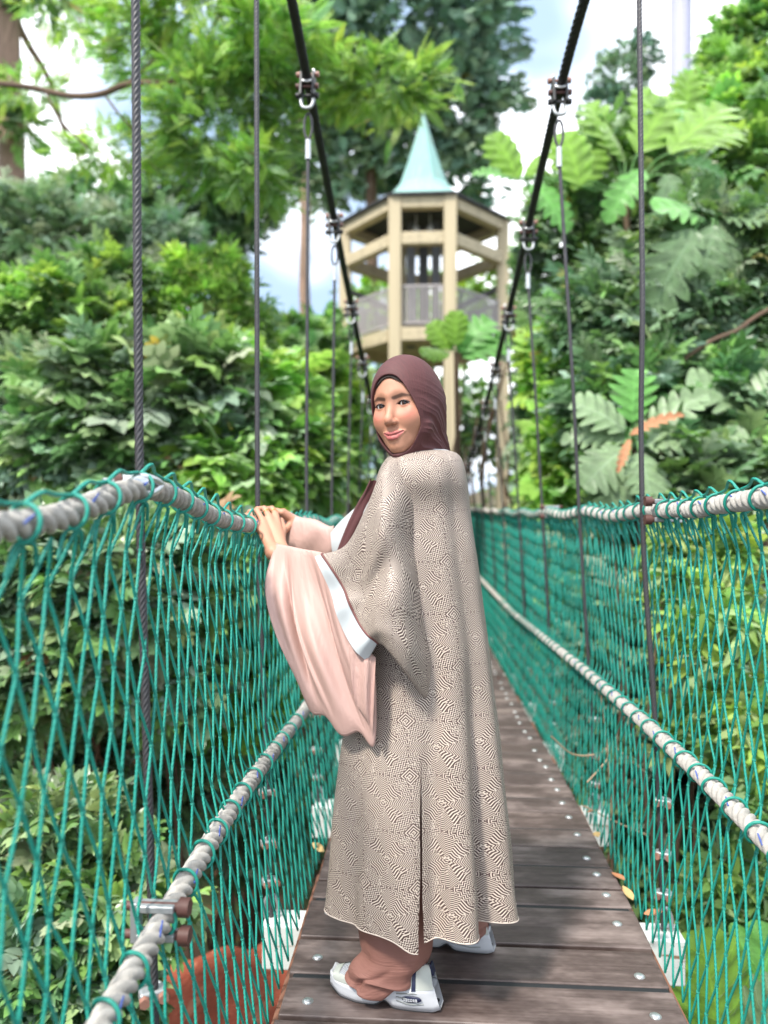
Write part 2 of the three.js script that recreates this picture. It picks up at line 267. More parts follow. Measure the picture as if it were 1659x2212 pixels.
{
  const nb = texture(64, (u, v) => { const a = Math.abs(Math.sin((u * 3 + v * 2) * Math.PI * 2)), b = Math.abs(Math.sin((u * 3 - v * 2) * Math.PI * 2)); const g = 255 * Math.pow(Math.max(a, b), 0.6); return [g, g, g]; }, false, 1);
  M.net.bumpMap = nb; M.net.bumpScale = 0.0022;
}
function ropePath(f, D0, D1, step = 0.1) { const p = []; for (let D = D0; D <= D1 + 1e-6; D += step) { const [x, y] = f(D); p.push(V(x, y, -D)); } return p; }
function addRope(label, f, D0, D1, radius, clampD, markSide) {
  const t = thing('safety_rope', label, 'rope', 'white ropes of the bridge');
  const split = 4.6, lay = 0.092;
  part('near_length', twisted(ropePath(f, D0, split), radius, 3, lay, 0.0045, 24), M.rope, t);
  part('far_length', twisted(ropePath(f, split - 0.1, D1, 0.2), radius, 3, lay, 0.012, 12), M.rope, t);
  for (let D = D0 + 0.04, k = 0; D < 3.6; D += lay * 2, k++) {          // short blue tracer yarns where one strand comes to the front
    const [x, y] = f(D), [x2, y2] = f(D + 0.034), q = k % 2 ? 0.2 : 0.55, n = V(-markSide * Math.cos(q), Math.sin(q), 0).multiplyScalar(radius * 0.965), e = V(-markSide * Math.cos(q + 0.5), Math.sin(q + 0.5), 0).multiplyScalar(radius * 0.96);
    part('tracer_yarn', rod(V(x, y, -D).add(n), V(x2, y2, -D - 0.034).add(e), 0.0022, 0.0018, 6), M.blueYarn, t);
  }
  for (const D of clampD) {
    const [x, y] = f(D), c = new THREE.Group(); c.name = 'rope_clamp'; c.position.set(x, y, -D); t.add(c);
    part('bracket', merge([box(0.075, 0.014, 0.03, 0.003).translate(markSide * 0.012, radius + 0.004, 0), box(0.075, 0.014, 0.03, 0.003).translate(markSide * 0.012, -radius - 0.004, 0), box(0.014, 0.075, 0.03, 0.003).translate(markSide * 0.05, 0, 0)]), M.dullSteel, c);
    for (const q of [-1, 1]) part('bolt', merge([rod(V(-markSide * 0.036, q * (radius + 0.004), 0), V(markSide * 0.075, q * (radius + 0.004), 0), 0.0085), new THREE.CylinderGeometry(0.0175, 0.0175, 0.02, 6).rotateZ(Math.PI / 2).translate(-markSide * 0.042, q * (radius + 0.004), 0)]), M.rustBolt, c);
  }
  return t;
}
const topL = addRope('white three-strand hand rope on the left, held by the woman', ropeTopL, 0.35, FAR, 0.0215, [], -1);
const topR = addRope('white hand rope along the top of the right net', ropeTopR, 0.6, FAR, 0.024, [2.32, 4.4], 1);
const bottomL = addRope('white three-strand rope running diagonally down across the left net', lowL, 0.5, FAR, 0.0225, [1.34], -1);
const bottomR = addRope('white knee-high rope sloping across the right net', lowR, 0.6, FAR, 0.0225, [], 1);
{ // swaged rope end with its threaded bolts, lying on the left hand rope beside the nearest hanger
  const a = pt(350, 1052, 1.38), t = thing('rope_end_fitting', 'silver thimble with threaded bolt and rust-red nut on left rope loop', 'rope fitting');
  const e1 = pt(240, 1045, 1.31), e0 = pt(315, 1047, 1.345);
  part('thimble', merge([tube([pt(300, 1030, 1.33), pt(325, 1033, 1.345), pt(348, 1048, 1.37), pt(325, 1066, 1.345), pt(300, 1064, 1.33)], 0.0075, 8, 30), tube([pt(265, 1044, 1.315), pt(290, 1043, 1.325), pt(312, 1047, 1.34)], 0.0165, 12, 12)]), M.zinc, t);
  part('threaded_bolt', merge([rod(pt(222, 1043, 1.30), e0, 0.0095, 0.0095, 12), rod(pt(238, 1066, 1.31), pt(300, 1062, 1.34), 0.0075, 0.0075, 10)]), M.dullSteel, t);
  const d = e0.clone().sub(e1).normalize(), n = new THREE.CylinderGeometry(0.0185, 0.0185, 0.013, 6).applyQuaternion(new THREE.Quaternion().setFromUnitVectors(V(0, 1, 0), d)); const np = pt(253, 1044, 1.315); n.translate(np.x, np.y, np.z);
  part('nut', n, M.rustBolt, t);
}

// knotted nets
function addNet(label, side, top, low, D0, D1) {
  const t = thing('safety_net', label, 'net', 'green safety nets'), w = 0.068, rows = 14;
  const node = (i, j) => {
    const D = D0 + (i + (j % 2) / 2) * w, q = j / rows, [tx, ty] = top(D), [lx, ly] = low(D), by = sag(D) - 0.045, bx = (side < 0 ? DECK_L - 0.018 : DECK_R + 0.022) + bend(D);
    const y = lerp(ty - 0.022, by, q); let x = y > ly ? lerp(lx, tx, (y - ly) / (ty - 0.022 - ly)) : lerp(bx, lx, clamp((y - by) / (ly - by)));
    x += side * 0.028 * (y > ly ? 1 : 0.3) ; if (j === 0) x = tx;
    const h = (k) => hash3(i * 7 + 3, j * 13 + 5, k + (side > 0 ? 50 : 0)) - 0.5;
    const wave = 0.007 * Math.sin(D * 3.1 + j * 0.35 + side);
    return V(x + h(1) * 0.008 + wave * 0.5, y + h(2) * 0.012, -(D + h(3) * 0.010 + wave * (1 - q)));
  };
  const n = Math.floor((D1 - D0) / w), far = [], parts = [];
  for (let i = 0; i < n; i++) for (const fam of [1, -1]) {
    const pts = []; let c = i;
    for (let j = 0; j <= rows; j++) { if (j > 0) { if (fam > 0) { if (j % 2 === 0) c += 1; } else if (j % 2 === 1) c -= 1; } pts.push(node(c, j)); if (c < -22) break; }
    if (pts.length < 3) continue;
    const D = -pts[Math.floor(pts.length / 2)].z, near = D < 3.2;
    const path = new THREE.CurvePath(); for (let k = 0; k + 1 < pts.length; k++) path.add(new THREE.LineCurve3(pts[k], pts[k + 1]));
    const soft = []; pts.forEach((p, k) => { soft.push(p); if (k + 1 < pts.length) { const q = p.clone().lerp(pts[k + 1], 0.5); soft.push(q); } });
    const g = D < 2.0 ? twisted(soft, 0.0034, 3, 0.016, 0.0034, 7, fam) : new THREE.TubeGeometry(new THREE.CatmullRomCurve3(soft, false, 'catmullrom', 0.25), near ? rows * 5 : rows * 2, D < 4 ? 0.0030 : 0.0036, near ? 6 : 4, false);
    parts.push([D, g]);
  }
  parts.sort((a, b) => a[0] - b[0]);
  parts.slice(0, 290).forEach(([, g]) => part('cord', g, M.net, t));
  const rest = part('far_cords', merge(parts.slice(290).map((p) => p[1])), M.net, t); rest.userData.kind = 'stuff';
  const kn = []; for (let i = -6; i < (2.6 - D0) / w; i++) for (let j = 1; j < rows; j++) { const p = node(i, j); kn.push(new THREE.IcosahedronGeometry(0.0052, 0).rotateY(i * 1.3 + j).scale(1, 1.25, 1).translate(p.x, p.y, p.z)); }
  part('knots', merge(kn), M.net, t).userData.kind = 'stuff';
  // lashings that tie the net to the ropes
  seed(side > 0 ? 5 : 9);
  for (let D = 0.85, k = 0; D < 7; D += 0.118 + rr(-0.02, 0.02), k++) for (const [f, r] of [[top, 0.0275], [low, 0.0265]]) {
    if (f === low && k % 1 === 0 && rnd() < 0.12) continue;
    const [x, y] = f(D), pts = [], tw = rr(0.02, 0.05), n2 = 12;
    for (let q = 0; q <= n2; q++) { const a = q / n2 * Math.PI * 2 - Math.PI / 2; pts.push(V(x + r * Math.cos(a), y + r * Math.sin(a), -(D + tw * (q / n2 - 0.5)))); }
    if (f === top) { pts.unshift(V(x + side * 0.004, y - 0.07, -(D - tw))); pts.push(V(x + side * 0.006, y - 0.06, -(D + tw))); }
    part('lashing', tube(pts, 0.0036, D < 3 ? 6 : 4, D < 3 ? 44 : 20), M.net, t);
    if (f === top && D < 3.4) { const e = f(D + 0.118), run = [V(x, y + 0.028, -D), V(x - side * 0.008, y + 0.04 + rr(0, 0.012), -(D + 0.03)), V(lerp(x, e[0], 0.6), lerp(y, e[1], 0.6) + 0.033, -(D + 0.075)), V(e[0], e[1] + 0.028, -(D + 0.118))]; part('lashing', tube(run, 0.0036, 6, 16), M.net, t); }
  }
  return t;
}
addNet('green knotted safety net on the left, below the rope she holds', -1, ropeTopL, lowL, 0.42, FAR);
addNet('green knotted safety net along the right side of the walkway', 1, ropeTopR, lowR, 0.5, FAR);
// ---------------------------------------------------------------- viewing tower at the far end of the bridge
{
  const T = thing('viewing_tower', 'beige concrete viewing tower with pointed green copper roof behind her', 'tower', null, [-0.24, 0, -20.6]);
  const conc = texture(256, (u, v) => { const n = fbm(u * 5, v * 5, 0.5, 4, 5), s = fbm(u * 14, v * 3, 4.5, 3), k = 1 - 0.16 * n - 0.16 * sstep(0.5, 0.8, s); return [222 * k, 205 * k, 172 * k]; });
  const concrete = std(lin(0.74, 0.74, 0.73), 0.85, { map: conc }), railM = std(lin(0.36, 0.33, 0.33), 0.7), dark = std(lin(0.035, 0.034, 0.036), 0.8), steel = std(lin(0.13, 0.13, 0.14), 0.7);
  const cop = texture(256, (u, v) => { const n = fbm(u * 6, v * 6, 0.5, 4, 6), s = fbm(u * 30, v * 2, 3.5, 3), w = sstep(0.52, 0.7, s * 0.6 + n * 0.4); return [lerp(146, 178, w) - 30 * n, lerp(186, 190, w) - 26 * n, lerp(180, 178, w) - 26 * n]; });
  const copper = std(lin(0.85, 0.85, 0.85), 0.75, { map: cop }), lampM = std(lin(0.6, 0.6, 0.58), 0.4);
  const f = 0.70, w = 2.18, zf = 1.75; // plan: a stretched hexagon
  const P = [[-f, zf], [f, zf], [w, 0], [f, -zf], [-f, -zf], [-w, 0]].map(([x, z]) => V(x, 0, z));
  const bar = (a, b, y, h, t) => { const d = b.clone().sub(a), L = d.length(); return box(L, h, t, 0.02).rotateY(-Math.atan2(d.z, d.x)).translate((a.x + b.x) / 2, y, (a.z + b.z) / 2); };
  for (const p of P) part('column', box(0.32, 14.2, 0.32, 0.03).translate(p.x, 2.0, p.z), concrete, T);
  P.forEach((a, k) => {
    const b = P[(k + 1) % 6], d = b.clone().sub(a).normalize(), a2 = a.clone().addScaledVector(d, 0.165), b2 = b.clone().addScaledVector(d, -0.165);
    part('eave_beam', bar(a2, b2, 8.92, 0.28, 0.26), concrete, T);
    part('middle_beam', bar(a2, b2, 8.02, 0.31, 0.24), concrete, T);
    part('floor_beam', bar(a2, b2, 5.60, 0.34, 0.28), concrete, T);
    part('lower_floor_beam', bar(a2, b2, -0.35, 0.34, 0.28), concrete, T);
    part('top_rail', bar(a2, b2, 6.83, 0.06, 0.06), railM, T); part('bottom_rail', bar(a2, b2, 5.9, 0.05, 0.05), railM, T);
    const L = a2.distanceTo(b2), n = Math.round(L / 0.11), slat = box(0.045, 0.88, 0.03, 0.004);
    for (let q = 0; q < n; q++) { const c = a2.clone().lerp(b2, (q + 0.5) / n), s = part('baluster', slat, railM, T); s.position.set(c.x, 6.365, c.z); s.rotation.y = -Math.atan2(d.z, d.x); }
  });
  const poly = (s) => { const h = new THREE.Shape(); P.forEach((p, k) => k ? h.lineTo(p.x * s, -p.z * s) : h.moveTo(p.x * s, -p.z * s)); return h; };
  part('upper_floor', new THREE.ExtrudeGeometry(poly(0.96), { depth: 0.12, bevelEnabled: false }).rotateX(-Math.PI / 2).translate(0, 5.66, 0), concrete, T);
  part('lower_floor', new THREE.ExtrudeGeometry(poly(0.96), { depth: 0.12, bevelEnabled: false }).rotateX(-Math.PI / 2).translate(0, -0.28, 0), concrete, T);
  part('ceiling', new THREE.ExtrudeGeometry(poly(1.02), { depth: 0.06, bevelEnabled: false }).rotateX(-Math.PI / 2).translate(0, 9.05, 0), dark, T);
  // roof: a steep spire that flares into a low skirt; eight copper sheets per storey of the profile
  const prof = [[0.012, 12.15], [0.155, 11.6], [0.31, 11.05], [0.47, 10.5], [0.64, 10.0], [0.76, 9.80]], skirt = [[0.66, 9.78], [1.0, 9.62]];
  const ring = [0.5, 1, 1.5, 2, 2.5, 3, 3.5, 4].map((k) => V(Math.sin(k * Math.PI / 4), 0, Math.cos(k * Math.PI / 4)));
  for (let k = 0; k < 8; k++) {
    const a = ring[k], b = ring[(k + 1) % 8];
    const R8 = [0, 1, 2, 3, 4, 5, 6, 7].map((q) => V(Math.sin((q + 0.5) * Math.PI / 4), 0, Math.cos((q + 0.5) * Math.PI / 4)));
    part('spire_sheet', grid(2, 20, (u, v) => { const t = v * 5, i = Math.min(4, Math.floor(t)), r = lerp(prof[i][0], prof[i + 1][0], t - i), y = lerp(prof[i][1], prof[i + 1][1], t - i); const d = R8[k].clone().lerp(R8[(k + 1) % 8], u); return V(d.x * r * 1.12, y, d.z * r * 1.12); }, (u, v) => [u * 0.5 + k * 0.3, v * 1.6]), copper, T);
    if (k > 5) continue; const pa = P[k], pb = P[(k + 1) % 6], da = pa.clone().normalize(), db = pb.clone().normalize();
    part('skirt_sheet', grid(8, 10, (u, v) => { const o = pa.clone().lerp(pb, u).multiplyScalar(1.13), i = da.clone().lerp(db, u).normalize().multiplyScalar(0.72); const q = i.lerp(o, v); q.y = lerp(9.98, 9.13, Math.pow(v, 0.75)) + 0.05 * (1 - v) * (1 - v); return q; }, (u, v) => [u * 1.2 + k * 0.37, v * 1.4]), copper, T);
    part('fascia', bar(pa.clone().multiplyScalar(1.125), pb.clone().multiplyScalar(1.125), 9.085, 0.07, 0.05), dark, T);
  }
  for (const [x, z] of [[-0.34, 0.1], [0.34, 0.1]]) { const l = part('stair_post', box(0.24, 3.6, 0.24, 0.02), steel, T); l.position.set(x, 7.4, z); const l2 = part('hanging_lamp', merge([new THREE.CylinderGeometry(0.07, 0.15, 0.35, 12), new THREE.CylinderGeometry(0.02, 0.02, 0.5, 8).translate(0, 0.4, 0)]), lampM, T); l2.position.set(x * 0.55, 8.55, 0.7); }
  const cp = part('stair_post', box(0.26, 3.6, 0.26, 0.02), steel, T); cp.position.set(0, 7.4, -0.35);
  for (const s of [-1, 1]) part('stair_flight', rod(V(s * 0.9, 7.0, -1.2), V(s * 2.1, 7.35, -0.4), 0.09, 0.09, 6), steel, T);
  part('stair_landing', box(1.1, 0.12, 1.1, 0.02).translate(0, 6.2, -0.2), steel, T);
}
// ---------------------------------------------------------------- the woman
/** surface nets over a signed distance function */
function nets(f, lo, hi, cell) {
  const n = [0, 1, 2].map((k) => Math.ceil((hi.getComponent(k) - lo.getComponent(k)) / cell) + 1), [nx, ny, nz] = n, F = new Float32Array(nx * ny * nz), id = (i, j, k) => (k * ny + j) * nx + i;
  const Bk = 6; // blocks far from the surface are filled with one value
  for (let K = 0; K < nz; K += Bk) for (let J = 0; J < ny; J += Bk) for (let Q = 0; Q < nx; Q += Bk) {
    const m = f(lo.x + (Q + 2.5) * cell, lo.y + (J + 2.5) * cell, lo.z + (K + 2.5) * cell), far = Math.abs(m) > cell * 9;
    for (let k = K; k < Math.min(nz, K + Bk); k++) for (let j = J; j < Math.min(ny, J + Bk); j++) for (let i = Q; i < Math.min(nx, Q + Bk); i++) F[id(i, j, k)] = far ? m : f(lo.x + i * cell, lo.y + j * cell, lo.z + k * cell);
  }
  const vid = new Int32Array(nx * ny * nz).fill(-1), P = [], I = [];
  for (let k = 0; k < nz - 1; k++) for (let j = 0; j < ny - 1; j++) for (let i = 0; i < nx - 1; i++) {
    let x = 0, y = 0, z = 0, c = 0;
    for (const [a, b] of nets.E) { const A = F[id(i + (a & 1), j + (a >> 1 & 1), k + (a >> 2))], B = F[id(i + (b & 1), j + (b >> 1 & 1), k + (b >> 2))]; if ((A < 0) !== (B < 0)) { const t = A / (A - B); x += (a & 1) + t * ((b & 1) - (a & 1)); y += (a >> 1 & 1) + t * ((b >> 1 & 1) - (a >> 1 & 1)); z += (a >> 2) + t * ((b >> 2) - (a >> 2)); c++; } }
    if (c) { vid[id(i, j, k)] = P.length / 3; P.push(lo.x + (i + x / c) * cell, lo.y + (j + y / c) * cell, lo.z + (k + z / c) * cell); }
  }
  for (let k = 1; k < nz - 1; k++) for (let j = 1; j < ny - 1; j++) for (let i = 1; i < nx - 1; i++) {
    const s = F[id(i, j, k)] < 0, quad = (a, b, c, d, flip) => { if (a < 0 || b < 0 || c < 0 || d < 0) return; flip ? I.push(a, c, b, a, d, c) : I.push(a, b, c, a, c, d); };
    if (s !== F[id(i + 1, j, k)] < 0) quad(vid[id(i, j - 1, k - 1)], vid[id(i, j, k - 1)], vid[id(i, j, k)], vid[id(i, j - 1, k)], !s);
    if (s !== F[id(i, j + 1, k)] < 0) quad(vid[id(i - 1, j, k - 1)], vid[id(i - 1, j, k)], vid[id(i, j, k)], vid[id(i, j, k - 1)], !s);
    if (s !== F[id(i, j, k + 1)] < 0) quad(vid[id(i - 1, j - 1, k)], vid[id(i, j - 1, k)], vid[id(i, j, k)], vid[id(i - 1, j, k)], !s);
  }
  const g = new THREE.BufferGeometry(); g.setAttribute('position', new THREE.Float32BufferAttribute(P, 3)); g.setIndex(I);
  const N = new Float32Array(P.length), e = cell * 0.5;
  for (let q = 0; q < P.length; q += 3) { const x = P[q], y = P[q + 1], z = P[q + 2], v = V(f(x + e, y, z) - f(x - e, y, z), f(x, y + e, z) - f(x, y - e, z), f(x, y, z + e) - f(x, y, z - e)).normalize(); N[q] = v.x; N[q + 1] = v.y; N[q + 2] = v.z; }
  g.setAttribute('normal', new THREE.BufferAttribute(N, 3)); return g;
}
nets.E = [[0, 1], [2, 3], [4, 5], [6, 7], [0, 2], [1, 3], [4, 6], [5, 7], [0, 4], [1, 5], [2, 6], [3, 7]];
const smin = (a, b, k) => { const h = clamp(0.5 + 0.5 * (b - a) / k); return lerp(b, a, h) - k * h * (1 - h); };
const smax = (a, b, k) => -smin(-a, -b, k);
const ball = (x, y, z, cx, cy, cz, r) => Math.hypot(x - cx, y - cy, z - cz) - r;
const ell = (x, y, z, cx, cy, cz, a, b, c) => { const px = (x - cx) / a, py = (y - cy) / b, pz = (z - cz) / c, k = Math.hypot(px, py, pz), g = Math.hypot(px / a, py / b, pz / c); return k < 1e-6 ? -Math.min(a, b, c) : k * (k - 1) / g; };
const caps = (x, y, z, A, B, ra, rb) => { const bx = B[0] - A[0], by = B[1] - A[1], bz = B[2] - A[2], px = x - A[0], py = y - A[1], pz = z - A[2], h = clamp((px * bx + py * by + pz * bz) / (bx * bx + by * by + bz * bz)); return Math.hypot(px - bx * h, py - by * h, pz - bz * h) - lerp(ra, rb, h); };

const woman = thing('person', 'woman in brown headscarf and patterned long robe looking back, hands on rope', 'person');
const skinTone = [0.425, 0.205, 0.130];
// --- head, in its own axes: x to her left, y up, z out of the face
const headM = new THREE.Matrix4().makeRotationFromEuler(new THREE.Euler(0.02, 0, 0)).premultiply(new THREE.Matrix4().makeRotationY(-0.47)).premultiply(new THREE.Matrix4().makeRotationZ(0.096));
headM.scale(V(1.05, 1.05, 1.05)); { const c = pt(878, 878, 1.975); headM.setPosition(c.x, c.y, c.z); }
const EYE = 0.0325;
const upLid = (q) => 0.0058 - 26 * q * q, loLid = (q) => -0.0048 + 18 * q * q;
function headF(x, y, z) {
  const ax = Math.abs(x);
  let d = ell(x, y, z, 0, 0.022, -0.006, 0.074, 0.098, 0.092);
  d = smin(d, ell(x, y, z, 0, -0.028, 0.026, 0.0625, 0.088, 0.060), 0.02);
  d = smin(d, caps(ax, y, z, [0.048, -0.062, 0.006], [0.006, -0.097, 0.060], 0.021, 0.0185), 0.026);
  d = smin(d, ball(x, y, z, 0, -0.1, 0.064, 0.0175), 0.016);
  d = smin(d, ball(ax, y, z, 0.036, -0.034, 0.050, 0.0285), 0.026);
  d = smin(d, caps(ax, y, z, [0.004, 0.020, 0.077], [0.042, 0.022, 0.060], 0.012, 0.011), 0.018);
  d = smin(d, ell(x, y, z, 0, 0.042, 0.046, 0.048, 0.040, 0.034), 0.02);
  d = smax(d, -ball(ax, y, z, EYE, 0.000, 0.1045, 0.0265), 0.016);                     // sockets
  d = smin(d, ball(ax, y, z, EYE, 0.0, 0.0645, 0.0148), 0.004);                          // lids
  const q = ax - EYE, slit = Math.max(Math.abs(q) - 0.0150, y - upLid(q), loLid(q) - y); // eye openings
  if (z > 0.06) d = smax(d, -Math.max(slit, ball(ax, y, z, EYE, 0, 0.066, 0.024)), 0.0012);
  d = smin(d, caps(x, y, z, [0, 0.004, 0.0785], [0, -0.032, 0.0965], 0.0070, 0.0092), 0.012);
  d = smin(d, ball(x, y, z, 0, -0.0395, 0.0990, 0.0105), 0.009);
  d = smin(d, ell(ax, y, z, 0.0108, -0.0440, 0.0895, 0.0062, 0.0056, 0.0090), 0.007);
  d = smax(d, -ball(ax, y, z, 0.0062, -0.0520, 0.0965, 0.0032), 0.003);
  d = smin(d, ell(x, y, z, 0, -0.0745, 0.071, 0.025, 0.019, 0.0155), 0.014);
  d = smax(d, -caps(x, y, z, [0, -0.053, 0.0955], [0, -0.063, 0.0945], 0.0022, 0.0032), 0.004);
  // lips, the corners lifted into a small smile
  d = smin(d, Math.min(caps(ax, y, z, [0, -0.0712, 0.0900], [0.010, -0.0698, 0.0885], 0.0042, 0.0046), caps(ax, y, z, [0.010, -0.0698, 0.0885], [0.0285, -0.0668, 0.0755], 0.0046, 0.0016)), 0.0045);
  d = smin(d, Math.min(caps(ax, y, z, [0, -0.0818, 0.0885], [0.010, -0.0808, 0.0865], 0.0062, 0.0056), caps(ax, y, z, [0.010, -0.0808, 0.0865], [0.0278, -0.0685, 0.0758], 0.0056, 0.0016)), 0.0045);
  d = smax(d, -Math.min(caps(ax, y, z, [0, -0.0752, 0.0955], [0.012, -0.0745, 0.093], 0.0011, 0.0011), caps(ax, y, z, [0.012, -0.0745, 0.093], [0.0265, -0.0684, 0.0808], 0.0011, 0.0018)), 0.0018);
  return d;
}
function paint(g, f) { const p = g.attributes.position, c = new Float32Array(p.count * 3); for (let i = 0; i < p.count; i++) c.set(f(p.getX(i), p.getY(i), p.getZ(i)), i * 3); g.setAttribute('color', new THREE.BufferAttribute(c, 3)); return g; }
const mixc = (a, b, t) => a.map((v, k) => lerp(v, b[k], t));
const headG = nets((x, y, z) => y > -0.02 && z < -0.01 ? Math.max(headF(x, y, z), 0) + 0.001 : headF(x, y, z), V(-0.078, -0.128, -0.02), V(0.078, 0.10, 0.122), 0.0015);
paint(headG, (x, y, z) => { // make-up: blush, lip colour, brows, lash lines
  const ax = Math.abs(x), n = fbm(x * 260 + 9, y * 260, z * 260 + 3, 3) - 0.5; let c = skinTone.map((v, k) => v * (1 + n * 0.10));
  const bl = Math.exp(-(((ax - 0.045) / 0.020) ** 2 + ((y + 0.028) / 0.016) ** 2)); c = mixc(c, [0.46, 0.13, 0.09], 0.72 * bl);
  const nb = Math.exp(-((x / 0.02) ** 2 + ((y + 0.036) / 0.012) ** 2)); c = mixc(c, [0.46, 0.17, 0.11], 0.3 * nb);
  const lip = Math.min(caps(ax, y, 0, [0, -0.0712, 0], [0.010, -0.0694, 0], 0.0044, 0.0048), caps(ax, y, 0, [0.010, -0.0694, 0], [0.0285, -0.0668, 0], 0.0048, 0.0012), caps(ax, y, 0, [0, -0.0812, 0], [0.010, -0.0802, 0], 0.0066, 0.0060), caps(ax, y, 0, [0.010, -0.0802, 0], [0.0278, -0.0685, 0], 0.0060, 0.0012));
  if (z > 0.05) c = mixc(c, [0.36, 0.09, 0.088], 0.92 * clamp(0.5 - lip / 0.0014));
  if (z > 0.05 && Math.abs(y + 0.075 - 0.0085 * (ax / 0.029) ** 2) < 0.0014 && ax < 0.029) c = mixc(c, [0.14, 0.03, 0.03], 0.7);
  const brow = Math.min(caps(ax, y, 0, [0.0130, 0.0145, 0], [0.034, 0.0198, 0], 0.0044, 0.0046), caps(ax, y, 0, [0.034, 0.0198, 0], [0.0545, 0.0150, 0], 0.0046, 0.0014));
  if (z > 0.03) c = mixc(c, [0.060, 0.030, 0.021], 0.86 * clamp(0.4 - brow / 0.003));
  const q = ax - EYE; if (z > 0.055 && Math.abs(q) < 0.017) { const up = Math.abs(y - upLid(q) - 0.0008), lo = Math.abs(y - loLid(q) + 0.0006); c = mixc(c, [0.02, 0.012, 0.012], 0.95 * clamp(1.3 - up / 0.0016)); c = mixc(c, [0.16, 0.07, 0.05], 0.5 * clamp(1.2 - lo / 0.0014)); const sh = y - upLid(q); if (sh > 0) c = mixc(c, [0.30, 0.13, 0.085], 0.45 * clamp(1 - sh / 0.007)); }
  return c;
});
headG.applyMatrix4(headM);
// --- hands on the rope
const W3 = (v) => [v.x, v.y, v.z];
function handF(H) { return (x, y, z) => {
  let d = 1e9; H.K.forEach((k, i) => { d = smin(d, caps(x, y, z, i < 2 ? H.wrist : H.wrist2, k, 0.0150, 0.0112), 0.012); }); d = smin(d, caps(x, y, z, H.wrist, H.wrist2, 0.0165, 0.0165), 0.01);
  d = smin(d, caps(x, y, z, H.fore, H.wrist, 0.028, 0.0205), 0.018);
  for (let i = 0; i < 4; i++) { const c = H.F[i]; let e = 1e9; for (let s = 0; s < 3; s++) e = smin(e, caps(x, y, z, c[s], c[s + 1], [0.0092, 0.0080, 0.0070][s] * H.r[i], [0.0080, 0.0070, 0.0058][s] * H.r[i]), 0.003); d = smin(d, e, 0.0028); }
  let e = 1e9; for (let s = 0; s < 3; s++) e = smin(e, caps(x, y, z, H.T[s], H.T[s + 1], [0.0145, 0.0105, 0.009][s], [0.0105, 0.009, 0.007][s]), 0.005); d = smin(d, e, 0.008);
  return d; }; }
const P3 = (l) => l.map((a) => W3(pt(...a)));
const HL = { wrist: W3(pt(590, 1193, 2.165)), wrist2: W3(pt(610, 1186, 2.19)), fore: W3(pt(668, 1238, 2.12)), r: [0.92, 1.0, 1.04, 1.0],
  F: [[[558, 1137, 2.235], [545, 1111, 2.262], [531, 1113, 2.278], [523, 1122, 2.284]], [[567, 1124, 2.255], [556, 1103, 2.288], [540, 1105, 2.312], [531, 1114, 2.322]], [[580, 1114, 2.275], [571, 1098, 2.312], [556, 1099, 2.342], [547, 1107, 2.352]], [[595, 1112, 2.295], [588, 1098, 2.335], [574, 1099, 2.366], [566, 1107, 2.374]]].map(P3),
  T: P3([[606, 1172, 2.215], [612, 1143, 2.27], [607, 1125, 2.305], [598, 1126, 2.335]]) };
const HR = { wrist: [-0.452, 1.214, -2.462], wrist2: [-0.448, 1.206, -2.50], fore: [-0.36, 1.185, -2.42], r: [1.0, 1.02, 0.98, 0.9],
  F: [0, 1, 2, 3].map((i) => { const z = -2.432 - i * 0.0205, l = [0.98, 1.06, 0.96, 0.82][i]; return [[-0.496, 1.256 - 0.003 * Math.abs(i - 1), z], [-0.496 - 0.042 * l, 1.262, z - 0.004 * (i - 1)], [-0.496 - 0.066 * l, 1.243, z - 0.006 * (i - 1)], [-0.496 - 0.076 * l, 1.222, z - 0.007 * (i - 1)]]; }),
  T: [[-0.468, 1.214, -2.448], [-0.492, 1.190, -2.420], [-0.512, 1.176, -2.412], [-0.538, 1.176, -2.412]] };
for (const H of [HL, HR]) H.K = H.F.map((f) => f[0]);
const handL = nets(handF(HL), V(-0.63, 1.04, -2.41), V(-0.33, 1.285, -2.03), 0.0022), handR = nets(handF(HR), V(-0.61, 1.13, -2.55), V(-0.33, 1.29, -2.38), 0.0024);
const knuck = (H) => (x, y, z) => { let k = 0; for (const f of H.F) for (const p of [f[0], f[1], f[2]]) k = Math.max(k, Math.exp(-(((x - p[0]) ** 2 + (y - p[1] - 0.006) ** 2 + (z - p[2]) ** 2) / 0.00007))); const n = fbm(x * 200, y * 200, z * 200, 3) - 0.5; let nail = 0; for (const f of H.F) { const p = f[3]; if (Math.hypot(x - p[0], y - p[1], z - p[2]) < 0.0068 && x < p[0]) nail = 1; } return nail ? [0.54, 0.33, 0.27] : mixc(skinTone.map((v) => v * (1.02 + n * 0.1)), [0.49, 0.19, 0.12], 0.5 * k); };
paint(handL, knuck(HL)); paint(handR, knuck(HR));
